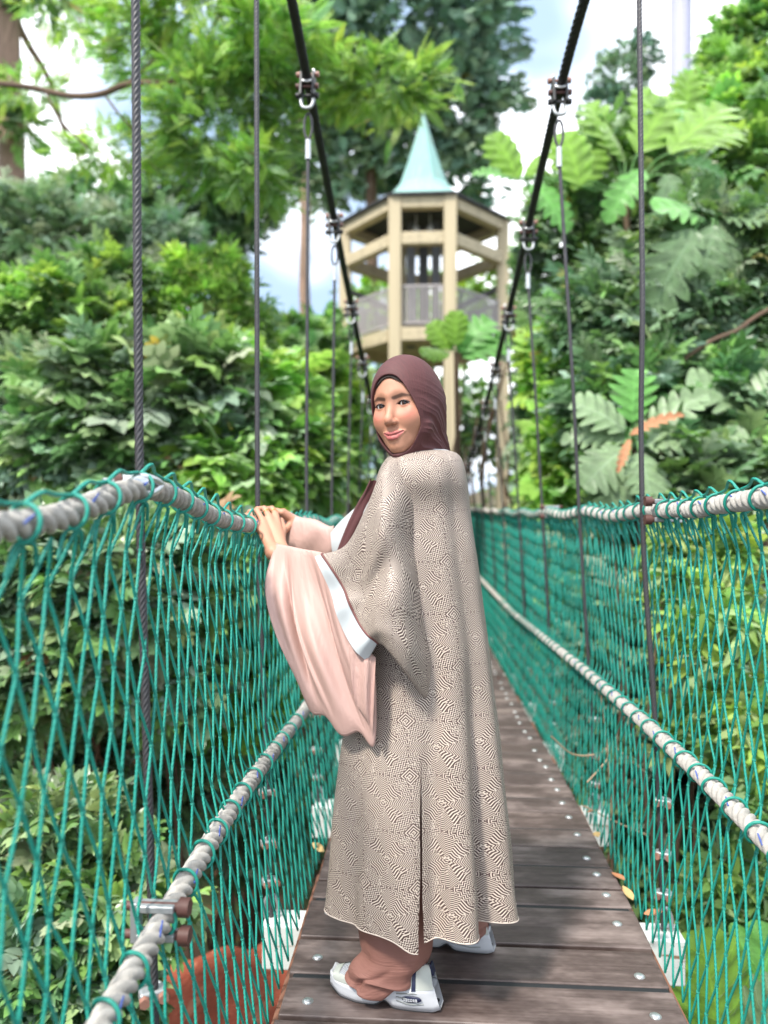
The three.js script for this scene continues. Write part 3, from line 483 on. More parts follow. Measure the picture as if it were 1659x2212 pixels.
// --- trunk and limbs inside the clothes
const J = { neck: W3(pt(893, 985, 2.0)), chest: W3(pt(890, 1110, 2.0)), waist: [-0.07, 1.02, -2.0], hip: [-0.06, 0.90, -2.0], sl: W3(pt(868, 1085, 1.945)), sr: W3(pt(945, 1080, 2.06)), el: W3(pt(775, 1255, 1.92)), er: [-0.20, 1.10, -2.26], head: [headM.elements[12] + 0.01, headM.elements[13] - 0.05, headM.elements[14] - 0.02] };
const kneeL = [-0.09, 0.5, -1.98], ankL = [-0.06, 0.12, -1.925], kneeR = [0.02, 0.5, -2.05], ankR = [0.11, 0.12, -2.14];
const bodyF = (x, y, z) => { const c = (a, b, r, s) => caps(x, y, z, a, b, r, s); let d = c(J.head, J.neck, 0.045, 0.048); d = smin(d, c(J.neck, J.chest, 0.05, 0.085), 0.04); d = smin(d, c(J.chest, J.waist, 0.09, 0.08), 0.05); d = smin(d, c(J.waist, J.hip, 0.085, 0.10), 0.05); d = smin(d, c(J.sl, J.sr, 0.038, 0.038), 0.05); d = smin(d, c(J.sl, J.el, 0.036, 0.030), 0.03); d = smin(d, c(J.el, HL.fore, 0.033, 0.028), 0.02); d = smin(d, c(J.sr, J.er, 0.042, 0.034), 0.03); d = smin(d, c(J.er, HR.fore, 0.033, 0.027), 0.02); for (const [k, a] of [[kneeL, ankL], [kneeR, ankR]]) { d = smin(d, c(J.hip, k, 0.085, 0.055), 0.04); d = smin(d, c(k, a, 0.05, 0.034), 0.03); } return d; };
const trunk = paint(nets(bodyF, V(-0.50, 0.08, -2.46), V(0.22, 1.52, -1.78), 0.013), () => skinTone);
{
  const strip = (g) => { for (const k of Object.keys(g.attributes)) if (!['position', 'normal', 'color'].includes(k)) g.deleteAttribute(k); return g.toNonIndexed(); };
  const skin = phys(lin(1, 1, 1), 0.56, { vertexColors: true, sheen: 0.2, sheenRoughness: 0.6, sheenColor: lin(0.5, 0.3, 0.22) });
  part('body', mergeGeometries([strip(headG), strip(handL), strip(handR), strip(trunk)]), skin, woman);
  for (const s of [-1, 1]) {
    const e = new THREE.SphereGeometry(0.0128, 24, 16).translate(s * EYE, 0, 0.0645).applyMatrix4(headM), gz = V(0.36, 0.0, 0.93).normalize(), c = V(s * EYE, 0, 0.0645);
    const eye = part('eye', e, phys(lin(0.47, 0.455, 0.445), 0.2, { specularIntensity: 0.6 }), woman);
    const disc = (r, out) => { const g = new THREE.SphereGeometry(out, 24, 8, 0, Math.PI * 2, 0, Math.asin(r / out)).rotateX(Math.PI / 2).applyQuaternion(new THREE.Quaternion().setFromUnitVectors(V(0, 0, 1), gz)).translate(c.x, c.y, c.z); return g.applyMatrix4(headM); };
    part('iris', disc(0.0076, 0.01295), phys(lin(0.030, 0.013, 0.008), 0.25, { specularIntensity: 0.5 }), eye); part('pupil', disc(0.0028, 0.0131), std(lin(0.004, 0.004, 0.004), 0.1), eye);
    const lash = []; for (let k = 0; k <= 14; k++) { const q = -0.0145 + 0.029 * k / 14, out = s * q, y = upLid(q) + 0.0004; lash.push(rod(V(s * EYE + s * q, y, 0.0768 - 12 * q * q), V(s * EYE + s * q * 1.22 + s * 0.0012, y + 0.0040 + 0.0014 * (q > 0), 0.0815 - 12 * q * q), 0.00042, 0.00012, 4)); }
    lash.push(tube([-1, -0.5, 0, 0.5, 1].map((t) => V(s * EYE + s * t * 0.0148, upLid(t * 0.0148) + 0.0003, 0.0778 - 14 * (t * 0.0148) ** 2)), 0.0012, 5, 20));
    part('eyelash', merge(lash).applyMatrix4(headM), M.black, eye);
  }
}
// --- hair at the hairline and the headscarf
{
  const hairF = (x, y, z) => Math.max(ell(x, y, z, 0, 0.022, -0.003, 0.0775, 0.1015, 0.0985), 0.0600 + 0.006 * Math.cos(x * 70) - 5.5 * x * x - y, 0.02 - z);
  part('hair', nets(hairF, V(-0.085, 0.02, 0.0), V(0.085, 0.135, 0.105), 0.0022).applyMatrix4(headM), std(lin(0.018, 0.011, 0.009), 0.85), woman);
  const ctmpV = V(0, 0, 0), inv = headM.clone().invert(), nk = pt(905, 985, 2.0).applyMatrix4(inv), nb = pt(934, 978, 2.03).applyMatrix4(inv), np = pt(908, 1010, 2.02).applyMatrix4(inv);
  const scarfF = (x, y, z) => {
    let d = ell(x, y, z, 0.001, 0.020, -0.008, 0.0865, 0.1110, 0.1105);
    d = smin(d, ell(x, y, z, 0.001, -0.032, 0.010, 0.0790, 0.086, 0.086), 0.02);
    d = smin(d, caps(x, y, z, [0.008, -0.01, -0.036], W3(nb), 0.074, 0.046), 0.03);
    d = smin(d, caps(x, y, z, [0.0, -0.078, 0.008], W3(nk), 0.064, 0.062), 0.03);
    d = smin(d, caps(x, y, z, W3(nk), W3(np), 0.062, 0.060), 0.03);
    d = smin(d, caps(x, y, z, [0.060, -0.06, 0.028], [0.006, -0.122, 0.060], 0.017, 0.013), 0.016);
    d = smin(d, caps(x, y, z, [-0.060, -0.06, 0.020], [-0.006, -0.122, 0.060], 0.013, 0.013), 0.016);
    // folds: long soft creases from the temple round to the nape, tighter at the neck
    const fx = x / ((x > 0 ? 1 : 1.0) * lerp(0.0645, 0.0545, sstep(-0.05, 0.055, y)) * (1 - 0.10 * sstep(-0.055, -0.10, y))), fy = (y + 0.026) / (y > -0.026 ? 0.098 : 0.0935), o = Math.pow(Math.pow(Math.abs(fx), 2.3) + Math.pow(Math.abs(fy), 2.3), 1 / 2.3) - 1;
    const low = sstep(0.03, -0.10, y), w = (y + 0.10) * 0.80 - (z - 0.06) * 0.45 + 0.030 * noise(x * 13 + 3, y * 13, z * 13) + 0.006 * noise(x * 40, y * 40, z * 40), r1 = Math.abs(Math.sin(w * 74)), r2 = Math.abs(Math.sin(w * 151 + 1.1)), calm = sstep(0.03, 0.30, o) * (x > -0.04 ? 1 : 0.5);
    d += calm * ((0.0009 + 0.0058 * low) * (Math.pow(r1, 0.6) - 0.6) + (0.0008 + 0.0034 * low) * (r2 - 0.5)) * sstep(0.10, 0.0, y);
    // face opening
    return smax(d, -Math.max(o * 0.06, 0.012 - z), 0.004);
  };
  const sc = nets(scarfF, V(-0.125, -0.235, -0.175), V(0.175, 0.145, 0.12), 0.0026); sc.applyMatrix4(headM);
  { const p = sc.attributes.position, uv = new Float32Array(p.count * 2); for (let i = 0; i < p.count; i++) { uv[i * 2] = (p.getX(i) - p.getZ(i)) * 8; uv[i * 2 + 1] = p.getY(i) * 8; } sc.setAttribute('uv', new THREE.BufferAttribute(uv, 2)); }
  const weave = texture(256, (u, v) => { const a = fbm(u * 90, v * 20, 0.5, 2), b = fbm(u * 20, v * 90, 4.5, 2), g = 255 * (0.5 * a + 0.5 * b); return [g, g, g]; }, false);
  const scarfTex = texture(256, (u, v) => { const a = fbm(u * 60, v * 8, 1.5, 3), b = fbm(u * 6, v * 6, 2.5, 3), k = 0.78 + 0.32 * a + 0.12 * b; return [78 * k, 40 * k, 41 * k]; });
  M.scarf = phys(lin(1, 1, 1), 0.72, { map: scarfTex, bumpMap: weave, bumpScale: 0.0006, sheen: 0.25, sheenRoughness: 0.5, sheenColor: lin(0.35, 0.2, 0.2) });
  const scarf = part('headscarf', sc, M.scarf, woman);
  // free end of the scarf down her front
  const L = [[803, 1035, 1.96], [790, 1062, 1.985], [772, 1090, 2.0], [752, 1130, 2.01], [736, 1170, 2.02], [722, 1205, 2.02]], R = [[815, 1040, 1.93], [806, 1062, 1.945], [795, 1090, 1.96], [778, 1130, 1.965], [762, 1170, 1.97], [756, 1205, 1.97]];
  const cl = new THREE.CatmullRomCurve3(L.map((a) => pt(...a))), cr = new THREE.CatmullRomCurve3(R.map((a) => pt(...a)));
  const side = (o) => (u, v) => cl.getPoint(v).lerp(cr.getPoint(v), u).add(V(-0.010 * Math.sin(Math.PI * u), 0.002 * Math.sin(u * 9), o + 0.008 * Math.sin(Math.PI * u) + 0.003 * Math.sin(u * 14 + v * 4)));
  part('scarf_end', mergeGeometries([grid(10, 24, side(0.006), (u, v) => [u * 0.5, v * 2]), grid(10, 24, side(0.0), (u, v) => [u * 0.5, v * 2])]), M.scarf, scarf);
}
// --- cloth: lofts through rings of points
const PAT = (() => { // woven star and diamond print, dark brown on cream
  const S = 512, st = (t) => { const f = t - Math.floor(t); return f < 0.56 ? 1 : 0; };
  return texture(S, (u, v) => {
    const a = Math.abs(2 * u - 1), b = Math.abs(2 * v - 1), d = a + b, A = 1 - a, B = 1 - b, lo = Math.min(A, B), hi = Math.max(A, B); let ink;
    const zig = Math.abs((((a - b) * 4.5) % 1 + 1) % 1 - 0.5);
    if (d < 0.36) ink = st(d * 9 + 0.25);                                                    // small diamonds, one inside the other
    else if (d < 0.98) ink = st((d + 0.19 * zig) * 9 + 0.1);                                    // zigzag bands round them
    else { ink = st((hi + 0.95 * Math.abs(lo - 0.41 * hi)) * 10.5 + 0.45); } // eight-pointed stars at the corners
    const cell = hash3((u * 20) | 0, (v * 20) | 0, 7); if (cell > 0.93) ink = 1 - ink;                // broken threads
    const n = 0.94 + 0.12 * (hash3((u * 170) | 0, (v * 170) | 0, 3) - 0.5); return ink ? [68 * n, 42 * n, 37 * n] : [228 * n, 216 * n, 203 * n];
  });
})();
const satinBump = texture(256, (u, v) => { const g = 255 * fbm(u * 30, v * 30, 0.5, 3, 30); return [g, g, g]; }, false);
const wrinkle = texture(256, (u, v) => { const a = fbm(u * 5 + 2 * fbm(u * 3, v * 3, 7.5, 2, 3), v * 11, 0.5, 4), r = 1 - Math.abs(a - 0.5) * 3.2, g = 255 * clamp(r); return [g, g, g]; }, false);
const clothM = {
  robe: phys(lin(0.80, 0.785, 0.775), 0.62, { map: PAT, side: THREE.DoubleSide, sheen: 0.3, sheenRoughness: 0.4, sheenColor: lin(0.4, 0.4, 0.38) }), white: phys(lin(0.47, 0.50, 0.52), 0.5, { side: THREE.DoubleSide, sheen: 0.3, sheenColor: lin(0.4, 0.4, 0.4) }),
  pink: phys(lin(0.42, 0.268, 0.235), 0.6, { side: THREE.DoubleSide, bumpMap: wrinkle, bumpScale: 0.0013, sheen: 0.4, sheenRoughness: 0.4, sheenColor: lin(0.5, 0.4, 0.38) }), trouser: phys(lin(0.235, 0.105, 0.082), 0.75, { side: THREE.DoubleSide, bumpMap: wrinkle, bumpScale: 0.0013, sheen: 0.3, sheenColor: lin(0.3, 0.2, 0.17) }), piping: std(lin(0.14, 0.05, 0.045), 0.7), inner: std(lin(0.56, 0.57, 0.59), 0.7, { side: THREE.DoubleSide }),
};
/** ring of points on spline through keys; keys: arrays of ring descriptors interpolated smoothly */
function spline(keys, t) { // keys: list of number arrays, Catmull-Rom
  const n = keys.length - 1, x = clamp(t) * n, i = Math.min(n - 1, Math.floor(x)), f = x - i, g = (k) => keys[Math.max(0, Math.min(n, k))];
  return keys[0].map((_, c) => { const a = g(i - 1)[c], b = g(i)[c], d = g(i + 1)[c], e = g(i + 2)[c]; return 0.5 * (2 * b + (d - a) * f + (2 * a - 5 * b + 4 * d - e) * f * f + (3 * b - a - 3 * d + e) * f * f * f); });
}
{ // robe: height, centre x, centre depth, half width, half depth
  const yOf = (py, D) => pt(900, py, D).y, xs = (py, l, r, D = 2.0) => { const a = pt(l, py, D).x, b = pt(r, py, D).x; return [(a + b) / 2, (b - a) / 2]; };
  const K = [[974, 882, 968, 0.060, 2.0], [981, 848, 988, 0.080, 1.99], [1000, 828, 1001, 0.104, 1.985], [1040, 812, 1009, 0.116, 1.985], [1100, 806, 1016, 0.112, 2.0], [1200, 800, 1030, 0.118, 2.0], [1300, 798, 1042, 0.122, 2.0], [1400, 785, 1056, 0.132, 2.0], [1500, 762, 1066, 0.140, 2.0], [1600, 738, 1078, 0.150, 1.99], [1700, 727, 1088, 0.160, 1.985], [1800, 719, 1097, 0.168, 1.98], [1880, 712, 1104, 0.174, 1.975], [1945, 708, 1110, 0.180, 1.97]].map(([py, l, r, hd, D]) => { const [cx, hw] = xs(py, l, r, D); return [yOf(py, D), cx, D, hw, hd]; });
  const slitA = 0.245;                                                 // angle of the slit, a little left of the side facing the lens
  const fn = (u, v) => {
    const [y0, cx, cd, hw, hd] = spline(K, v), low = sstep(0.25, 1, v), slit = 0.35 * sstep(0.66, 0.8, v) + 0.65 * sstep(0.86, 1, v);
    const th = (u + slitA) * Math.PI * 2, c = Math.cos(th), s = Math.sin(th);
    const e = 2.2, rad = Math.pow(Math.pow(Math.abs(c), e) + Math.pow(Math.abs(s), e), -1 / e);
    const a = (u + slitA) % 1 * 360;                                    // 0 right, 90 towards the lens, 180 left, 270 away
    const g = (m, w) => Math.exp(-(((((((a - m) % 360) + 540) % 360) - 180) / w) ** 2));
    let f = 1 + low * (-0.24 * g(38 + 6 * v, 9) + 0.07 * g(20, 10) + 0.09 * g(62, 12) - 0.10 * g(80, 7) + 0.06 * g(110, 11) - 0.09 * g(133, 8) + 0.05 * g(152, 10) - 0.07 * g(172, 8) + 0.03 * Math.sin(th * 11 + v * 2) + 0.05 * (fbm(c * 2.6 + 5, s * 2.6 + 3, v * 2.2, 3) - 0.5));
    f += (1 - low) * sstep(0.12, 0.3, v) * (0.035 * g(30, 10) - 0.045 * g(50, 8) + 0.04 * g(70, 9) - 0.02 * g(14, 6)) + 0.006 * Math.sin(th * 5 + v * 31) * sstep(0.1, 0.3, v);
    let x = cx + hw * rad * c * f, z = -cd + hd * rad * s * f, y = y0;
    const edge = Math.min(u, 1 - u), near = Math.exp(-((edge / 0.035) ** 2));  // the two edges of the slit part
    if (u < 0.5) { x -= slit * near * 0.009; y -= near * 0.030 * sstep(0.88, 1, v); z += slit * near * 0.012; } else { x += slit * near * 0.005; z -= slit * near * 0.004; y -= near * 0.012 * sstep(0.9, 1, v); }
    y += 0.012 * (noise(a * 0.05, 3.3) - 0.5) * sstep(0.9, 1, v);
    return V(x, y, z);
  };
  // the collar line dips at the neck: u runs round from the slit, v from collar to hem; texture in metres of cloth
  const run = [0]; for (let j = 1; j <= 150; j++) run.push(run[j - 1] + fn(0.97, j / 150).distanceTo(fn(0.97, (j - 1) / 150)));
  const uv = (u, v) => { const x = v * 150, i = Math.min(149, Math.floor(x)); const [, , , hw, hd] = spline(K, v), round = 2 * Math.PI * Math.sqrt((hw * hw + hd * hd) / 2) * 1.06; return [(u < 0.36 ? u + 0.14 : u + 0.14 - 1) * round / 0.133, -lerp(run[i], run[i + 1], x - i) / 0.133]; };
  const robe = part('robe', grid(260, 150, fn, uv), clothM.robe, woman, 'cream and brown star-patterned long robe with a slit');
  part('robe_lining', grid(120, 80, (u, v) => { const p = fn(u, v), [, cx, cd] = spline(K, v); return V(cx + (p.x - cx) * 0.975, p.y - 0.006 * (1 - sstep(0.2, 0.4, v)) + 0.003 * sstep(0.8, 1, v), -cd + (p.z + cd) * 0.975); }, uv), clothM.inner, robe);
  const collar = []; for (let k = 0; k <= 40; k++) { const p = fn(k / 40 * 0.9999, 0.004); collar.push(p.add(V(0, -0.004, 0))); }
  part('collar', new THREE.TubeGeometry(new THREE.CatmullRomCurve3(collar.slice(0, 40), true), 120, 0.005, 8, true), clothM.white, robe);
  const hem = []; for (let k = 0; k <= 120; k++) hem.push(fn(0.002 + k / 120 * 0.996, 0.997));
  part('hem', new THREE.TubeGeometry(new THREE.CatmullRomCurve3(hem), 240, 0.0016, 6, false), std(lin(0.45, 0.38, 0.33), 0.8), robe);
}
/** hanging sleeve: rings given by their top and bottom edge; the ring bulges towards and away from the lens */
function sleeve(keys, nu, nv, fold, uvScale) { // key: top px, py, D, bottom px, py, D, near bulge, far bulge, bow (m, to the left)
  const K = keys.map((k) => [...W3(pt(k[0], k[1], k[2])), ...W3(pt(k[3], k[4], k[5])), k[6], k[7], k[8] ?? 0]);
  const f = (u, v) => {
    const q = spline(K, v), a = V(q[0], q[1], q[2]), b = V(q[3], q[4], q[5]), th = u * Math.PI * 2, t = 0.5 - 0.5 * Math.cos(th), s = Math.sin(th), p = a.lerp(b, t);
    const o = s > 0 ? q[6] : q[7]; p.z += o * Math.pow(Math.abs(s), 0.8) * Math.sign(s); p.x -= q[8] * Math.sin(Math.PI * t);
    return fold ? p.add(fold(u, v, t, s)) : p;
  };
  return [grid(nu, nv, f, (u, v) => [u * uvScale[0], v * uvScale[1]], true), f];
}
{ // wide left sleeve of the robe with its white band
  const keys = [[930, 984, 1.98, 945, 1520, 1.93, 0.0, 0.05], [892, 986, 1.95, 922, 1512, 1.87, 0.034, 0.06], [856, 988, 1.92, 890, 1470, 1.82, 0.064, 0.06], [824, 1012, 1.90, 858, 1428, 1.80, 0.062, 0.06], [794, 1092, 1.91, 832, 1400, 1.80, 0.048, 0.06], [752, 1176, 1.93, 818, 1394, 1.81, 0.035, 0.05], [700, 1197, 1.95, 811, 1392, 1.815, 0.028, 0.05]];
  const fold = (u, v, t, s) => { const w = s > 0 ? 1 : 0.4; return V(0.006 * Math.sin(t * 9 + v * 5), 0.004 * Math.sin(t * 14), w * (0.016 * Math.exp(-(((t - 0.80 - 0.1 * v) / 0.07) ** 2)) - 0.022 * Math.exp(-(((t - 0.62 + 0.2 * v) / 0.10) ** 2)) * (1 - 0.5 * v) + 0.008 * Math.sin(t * 17 - v * 7)) * Math.abs(s)); };
  const [g, f] = sleeve(keys, 110, 70, fold, [1.06 / 0.133, 0.40 / 0.133]);
  const sl = part('robe_sleeve', g, clothM.robe, woman, 'wide patterned robe sleeve with white cuff band');
  const end = []; for (let k = 0; k < 60; k++) end.push(f(k / 60, 1));
  part('piping', new THREE.TubeGeometry(new THREE.CatmullRomCurve3(end, true), 160, 0.0035, 7, true), clothM.piping, sl);
  const out = [[700, 1197, 1.95], [681, 1203, 1.965], [795, 1429, 1.83], [811, 1392, 1.815]];
  const a1 = pt(681, 1202, 1.97), b1 = pt(793, 1429, 1.83), a0 = f(0, 1), b0 = f(0.5, 1);
  const band = (o) => grid(80, 10, (u, v) => { const p = f(u, 1), th = u * Math.PI * 2, t = 0.5 - 0.5 * Math.cos(th), d0 = a1.clone().sub(a0), d1 = b1.clone().sub(b0); p.addScaledVector(d0.lerp(d1, t), v); const c = a0.clone().lerp(b0, t); p.z += (p.z - c.z) * (0.16 * Math.sin(Math.PI * v) + o); p.x -= 0.010 * Math.sin(Math.PI * t) * v; return p; }, (u, v) => [u, v], true);
  part('cuff_band', mergeGeometries([band(0.02), band(-0.06)]), clothM.white, sl);
}
{ // flowing pink inner sleeve on the left arm
  const keys = [[735, 1205, 1.93, 812, 1465, 1.845, 0.030, 0.05], [705, 1196, 1.97, 810, 1596, 1.84, 0.030, 0.055], [680, 1190, 2.01, 772, 1590, 1.855, 0.040, 0.06], [655, 1186, 2.06, 726, 1572, 1.88, 0.042, 0.06], [632, 1181, 2.10, 686, 1542, 1.915, 0.040, 0.06, 0.012], [612, 1177, 2.14, 654, 1500, 1.96, 0.036, 0.06, 0.022], [599, 1175, 2.17, 630, 1428, 2.02, 0.032, 0.055, 0.034]];
  const fold = (u, v, t, s) => { // deep drapes that fall from the forearm and swing forward
    const w = s > 0 ? 1 : 0.5, ph = v * 17 + 4.6 * t * t - 2.2 * t, am = 0.023 * Math.sin(Math.PI * clamp(t * 1.05)) * (0.5 + 0.8 * t);
    return V(0.010 * Math.sin(ph + 1.2) * Math.sin(Math.PI * t), 0.012 * Math.sin(v * 23 + 0.6) * sstep(0.7, 1, t), w * am * (2.1 * (Math.pow(Math.abs(Math.sin(ph * 0.5)), 0.7) - 0.6) + 0.35 * Math.sin(ph * 2.3 + 1) + 0.25 * Math.sin(9 * t + 6 * v) + 0.55 * (Math.pow(Math.abs(Math.sin(ph * 1.4 + 2.6 * t)), 0.6) - 0.65)) * Math.abs(s));
  };
  const [g, f] = sleeve(keys, 110, 90, fold, [2.2, 1.1]);
  const s = part('dress_sleeve', g, clothM.pink, woman, 'flowing pale pink bell sleeve over the left forearm');
  const hem = []; for (let k = 0; k < 80; k++) hem.push(f(k / 80, 1)); part('sleeve_hem', new THREE.TubeGeometry(new THREE.CatmullRomCurve3(hem, true), 200, 0.0024, 6, true), clothM.pink, s);
  const [g2] = sleeve([[752, 1390, 1.86, 768, 1520, 1.83, 0.012, 0.02], [785, 1400, 1.84, 795, 1560, 1.815, 0.018, 0.02], [812, 1420, 1.83, 806, 1592, 1.81, 0.012, 0.02]], 40, 20, (u, v, t, q) => V(0, 0, 0.006 * Math.sin(v * 12 + t * 3) * Math.abs(q)), [3, 2]);
  part('sleeve_fold', g2, clothM.pink, s);
  // right arm: shorter sleeve seen beyond
  const [g3] = sleeve([[606, 1100, 2.50, 612, 1192, 2.47, 0.032, 0.04], [635, 1110, 2.47, 640, 1202, 2.44, 0.042, 0.05], [672, 1122, 2.42, 680, 1212, 2.40, 0.048, 0.05], [706, 1132, 2.36, 716, 1206, 2.34, 0.046, 0.05], [722, 1138, 2.33, 728, 1200, 2.31, 0.040, 0.05]], 60, 40, (u, v, t, q) => V(0, 0.004 * Math.sin(v * 14), 0.007 * Math.sin(v * 13 + t * 5) * Math.abs(q)), [1.4, 0.8]);
  part('dress_sleeve', g3, clothM.pink, woman, 'pale pink sleeve on the far forearm');
  const [g4] = sleeve([[716, 1148, 2.32, 722, 1204, 2.30, 0.035, 0.04], [742, 1120, 2.27, 748, 1225, 2.24, 0.055, 0.05], [790, 1080, 2.16, 800, 1260, 2.12, 0.07, 0.06], [840, 1060, 2.08, 860, 1280, 2.05, 0.05, 0.06]], 50, 30, null, [4, 3]);
  part('dress_front', g4, clothM.white, woman, 'white dress front showing at the robe opening');
  const [g5] = sleeve([[798, 1062, 1.97, 760, 1200, 1.965, 0.012, 0.03], [812, 1066, 1.94, 786, 1240, 1.93, 0.014, 0.03]], 30, 8, null, [2, 2]);
  part('dress_placket', g5, clothM.white, woman);
  for (const i of [3, 2]) { const k = HL.F[i], a = V(...k[0]), b = V(...k[1]), p = a.clone().lerp(b, 0.45), t = new THREE.TorusGeometry(0.0098 * HL.r[i], 0.0014, 8, 24).applyQuaternion(new THREE.Quaternion().setFromUnitVectors(V(0, 0, 1), b.clone().sub(a).normalize())).translate(p.x, p.y, p.z); part('finger_ring', mergeGeometries([t.toNonIndexed(), new THREE.IcosahedronGeometry(0.0026, 0).translate(p.x + 0.002, p.y + 0.0105, p.z)].map((q) => q)), phys(lin(0.85, 0.58, 0.22), 0.22, { metalness: 1 }), woman); }
}
{ // trousers: height row, left and right edge, distance, half depth
  const leg = (K, seedN, foldK) => { const q = K.map(([py, l, r, D, hd]) => { const a = pt(l, py, D), b = pt(r, py, D); return [a.y, (a.x + b.x) / 2, (b.x - a.x) / 2, -D, hd]; });
    return grid(110, 90, (u, v) => { const [y, cx, hw, z, hd] = spline(q, v), th = u * Math.PI * 2, c = Math.cos(th), s = Math.sin(th), low = sstep(0.40, 0.8, v) * foldK; const f = 1 + low * (0.05 * Math.sin(th * 2 + v * 17 + seedN) + 0.06 * Math.sin(v * 34 + th * 1.5)) - 0.13 * low * Math.exp(-(((th - 2.1 - 0.4 * Math.sin(v * 9)) / 0.16) ** 2)) + 0.03 * Math.sin(th * 6 + 1 + v); return V(cx + hw * c * f, y + low * 0.007 * Math.sin(th * 3 + v * 20), z + hd * s * f); }, (u, v) => [u * 1.2, v * 1.6], true); };
  part('trouser_leg', leg([[1500, 800, 930, 1.97, 0.07], [1750, 795, 930, 1.96, 0.068], [1900, 784, 932, 1.935, 0.064], [1975, 774, 934, 1.92, 0.064], [2030, 779, 933, 1.91, 0.066], [2055, 783, 928, 1.905, 0.066], [2075, 764, 918, 1.90, 0.064], [2094, 752, 904, 1.895, 0.060], [2110, 752, 888, 1.89, 0.056], [2124, 762, 868, 1.89, 0.050], [2132, 780, 846, 1.89, 0.044]], 0, 1), clothM.trouser, woman, 'brown trouser leg bunched over the near shoe');
  part('trouser_leg', leg([[1500, 890, 1030, 2.05, 0.06], [1750, 905, 1035, 2.08, 0.06], [1900, 930, 1042, 2.11, 0.06], [1970, 948, 1052, 2.13, 0.06], [1992, 956, 1054, 2.13, 0.058], [2006, 964, 1050, 2.13, 0.056], [2014, 980, 1042, 2.13, 0.05]], 2, 0.5), clothM.trouser, woman, 'brown trouser leg over the far shoe');
}
